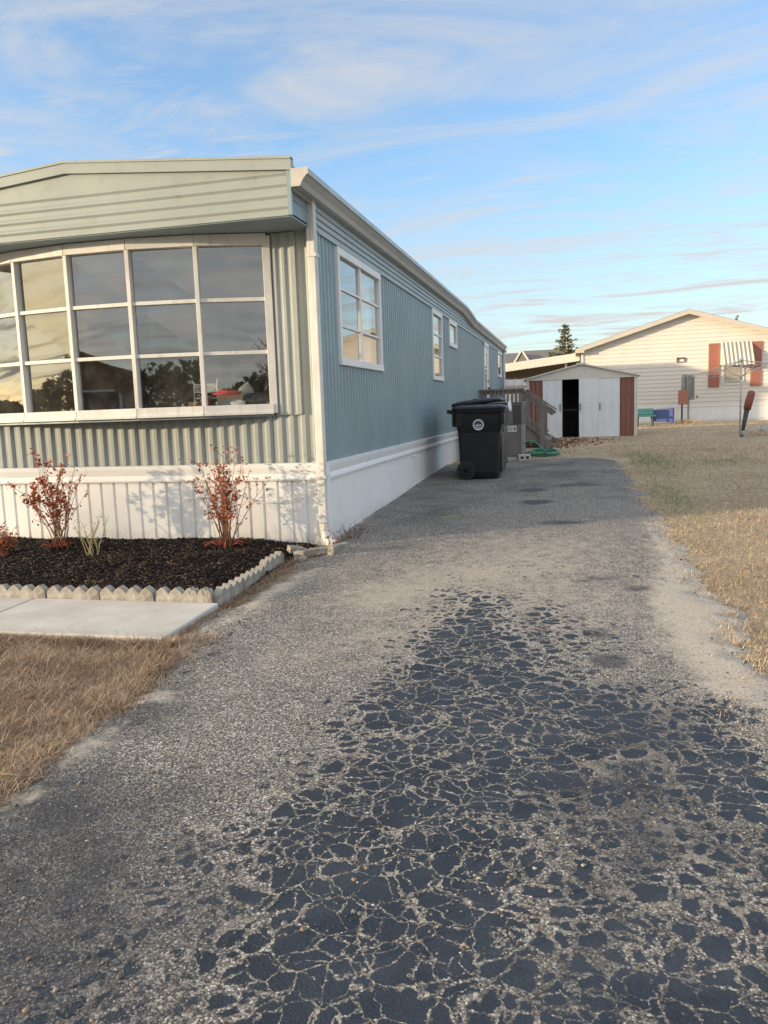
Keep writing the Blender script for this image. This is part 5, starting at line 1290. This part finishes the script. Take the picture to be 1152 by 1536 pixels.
MB().box(-.03,.03,-.05,.05,.90,1.76).build('backing', M['galv'], mp_)
pb = thing('utility_box', 'red brown utility box on thin black post left of meter pedestal', 'utility box', (5.80, 25.0, .2))
MB().box(-.03,.03,-.02,.02,-.05,.72).build('post', M['navy'], pb)
MB().box(-.13,.20,-.08,.08,.70,1.22).build('box', M['shutter'], pb, bevel=.01)
MB().tube([(-.01,0,1.22), (-.01,0,1.70), (.02,0,1.78), (.10,0,1.78)], .022, 8).build('conduit', M['galv'], pb, smooth=True)
# teal table and blue tub
tb = thing('plastic_table', 'teal plastic table standing behind the right corner of shed', 'table', (4.35, 22.6, .2))
MB().box(-.35,.30,-.3,.3,.34,.40).build('top', M['teal'], tb, bevel=.01); MB().box(-.32,.22,-.27,.27,.40,.62).build('basket', M['teal'], tb, bevel=.03)
for x in (-.3, .2):
    for y in (-.25, .25): MB().beam((x, y, 0), (x*.95, y*.95, .34), .04, .04).build('leg', M['navy'], tb)
tu = thing('storage_tub', 'blue plastic tub lying on its side beside teal table', 'tub', (4.93, 22.9, .2))
q = MB(); 
def ring(x, s_): return [(x, -.28*s_, .36-.24*s_), (x, .28*s_, .36-.24*s_), (x, .28*s_, .36+.24*s_), (x, -.28*s_, .36+.24*s_)]
q.sweep([ring(-.36,.82), ring(.30,1.0), ring(.30,.93), ring(-.30,.76)]); q.build('shell', M['blueplastic'], tu, bevel=.01)
MB().sweep([ring(.29,1.06), ring(.335,1.06), ring(.335,.90), ring(.29,.90)]).build('rim', M['bluedark'], tu)
MB().box(-.29,-.28,-.2,.2,.18,.54).build('bottom', M['bluedark'], tu)
lump('garden_stone', 'rounded whitish stone in dry grass right of the leaning umbrella', 'stone', (6.02, 13.9, .17), (.10, .09, .12), 'stonewhite', 21)
lump('garden_stone', 'larger pale stone with dark patches at the right lawn edge', 'stone', (6.27, 13.9, .17), (.12, .10, .19), 'stonewhite', 22)
n = 420; px = rng.normal(6.1, .16, n); py = rng.normal(13.7, .1, n)
Vg, Fg, Rg = blades(px, py, gza(py), rng.uniform(.06, .16, n), rng.uniform(.004, .008, n), rng.uniform(0, 6.283, n), np.clip(rng.normal(.4, .25, n), .02, 1.2), np.clip(rng.normal(.55, .15, n), .1, .82))
tag(np_mesh('grass_tuft', Vg, Fg, M['grassr'], {'rnd': Rg}), 'taller dry grass tuft round the pale stones on lawn', 'grass', kind='stuff')
n = 700; px = rng.normal(5.95, .22, n); py = rng.normal(24.9, .12, n)
Vg, Fg, Rg = blades(px, py, gza(py), rng.uniform(.08, .28, n), rng.uniform(.006, .012, n), rng.uniform(0, 6.283, n), np.clip(rng.normal(.4, .25, n), .02, 1.2), np.clip(rng.normal(.5, .2, n), .1, .82))
tag(np_mesh('weed_tuft', Vg, Fg, M['grassr'], {'rnd': Rg}), 'dry weeds at the foot of the meter pedestal post', 'grass', kind='stuff')
# twigs on the driveway
for (p, q, lab) in (((.72, 1.25, .052), (.92, 1.32, .056), 'pale twig lying on the driveway beside the white skirting'), ((.02, -4.02, -.09), (.16, -3.99, -.088), 'pale straight twig in the dry grass at left edge')):
    o = MB().tube([p, tuple((Vector(p)+Vector(q))/2 + Vector((0,.008,.004))), q], [.006,.005,.003], 6).build('twig', M['stemy'], smooth=True); tag(o, lab, 'twig')
o = slabpiece('white stone chip on the driveway edge beside dry grass', (.235, -3.33, gz(-3.33)+.012), (.035, .022, .012), .3, name='stone_chip', seed=9); o.data.materials.clear(); o.data.materials.append(M['stonewhite']); o['category'] = 'stone chip'; del o['group']

# ------------------------------------------------------------------ homes and trees mirrored in the windows, behind the viewer
bh = thing('brown_house', 'brown gabled house mirrored in the middle panes of bow window', 'house', (-17.6, -21.5, -.25), R(-30))
MB().box(-4, 4, -12, 0, 0, 2.7).prism([(-4, 2.7), (4, 2.7), (0, 4.0)], 'y', -12, 0).build('wall', M['brownhouse'], bh)
MB().prism([(-4.5, 2.55), (0, 4.05), (4.5, 2.55), (4.5, 2.72), (0, 4.25), (-4.5, 2.72)], 'y', -12.3, .3).build('roof', M['brownroof'], bh)
w_ = MB().box(.6, 2.2, 0, .06, 1.0, 2.1).build('window', M['white'], bh); MB().box(.7, 2.1, .06, .07, 1.08, 2.02).build('pane', M['dark'], w_)
conifer('conifer_tree', 'broad dark conifer mirrored in the lower panes of bow window', (-8.3, -25, -.25), 3.7, 1.1, 22, 14, 1.5, .16)
def bare_tree(label, loc, h, seed):
    r = random.Random(seed); t = thing('bare_tree', label, 'tree', loc); tr = MB(); br = MB()
    def grow(p, d, L_, rad, lev, mb):
        pts = [p]; q = p
        for i in range(3): d = (d + Vector((r.gauss(0,.12), r.gauss(0,.12), .04))).normalized(); q = q + d*L_/3; pts.append(q)
        mb.tube(pts, [rad, rad*.85, rad*.72, rad*.6], 5)
        if lev:
            for i in range(r.randint(2, 4)):
                grow(pts[r.choice((2, 3, 3))], (d + Vector((r.gauss(0,.6), r.gauss(0,.6), r.uniform(-.1,.5)))).normalized(), L_*r.uniform(.55,.8), rad*.55, lev-1, br)
    grow(Vector((0,0,-.1)), Vector((0,0,1)), h*.34, h*.025, 5, tr)
    tr.build('trunk', M['bark'], t); br.build('crown', M['bark'], t)
bare_tree('leafless tree mirrored in the lower right pane of bow window', (4.2, -20, -.25), 4.6, 5)
bare_tree('leafless tree mirrored beside the brown house in bow window', (-27, -14, -.25), 6, 9)
# unseen home added behind the blue one to cast shade on the cream house
ph_ = thing('shade_home', 'unseen home added behind the blue mobile home to shade the cream house', 'house', (-9.5, 21.8, .2))
MB().box(-6.5, 6.5, -1.8, 1.8, 0, 2.9).build('wall', M['siding'], ph_)
MB().prism([(-2.1, 2.85), (0, 3.42), (2.1, 2.85), (2.1, 2.95), (0, 3.54), (-2.1, 2.95)], 'x', -6.7, 6.7).build('roof', M['shingle'], ph_)

# far wood across the road, mirrored along the foot of the panes
r = random.Random(77); vs, fs, rr = [], [], []
for i in range(64000):
    a = R(r.uniform(-50, 125)); d_ = r.uniform(62, 80); top = 3.4 + 1.3*math.sin(a*9) + .8*math.sin(a*23+1) + .5*math.sin(a*51) + (2.3 if a < R(17) else .5)
    c = Vector((-2 - d_*math.sin(a), -d_*math.cos(a), -.2 + top*r.random()**.7)); s_ = r.uniform(.12,.42)
    ax = Vector((r.uniform(-1,1), r.uniform(-1,1), r.uniform(-1,1))).normalized(); nn = ax.cross(Vector((r.uniform(-1,1), r.uniform(-1,1), .4))).normalized()
    i0 = len(vs); vs += [c-ax*s_, c+nn*s_*.6, c+ax*s_, c-nn*s_*.6]; fs.append((i0,i0+1,i0+2,i0+3)); rr += [r.random()*.9]*4
tag(np_mesh('far_wood', np.array([v[:] for v in vs]), np.array(fs), M['needle'], {'rnd': np.array(rr)}), 'dark far off wood mirrored low in the bow window panes', 'wood', kind='stuff')
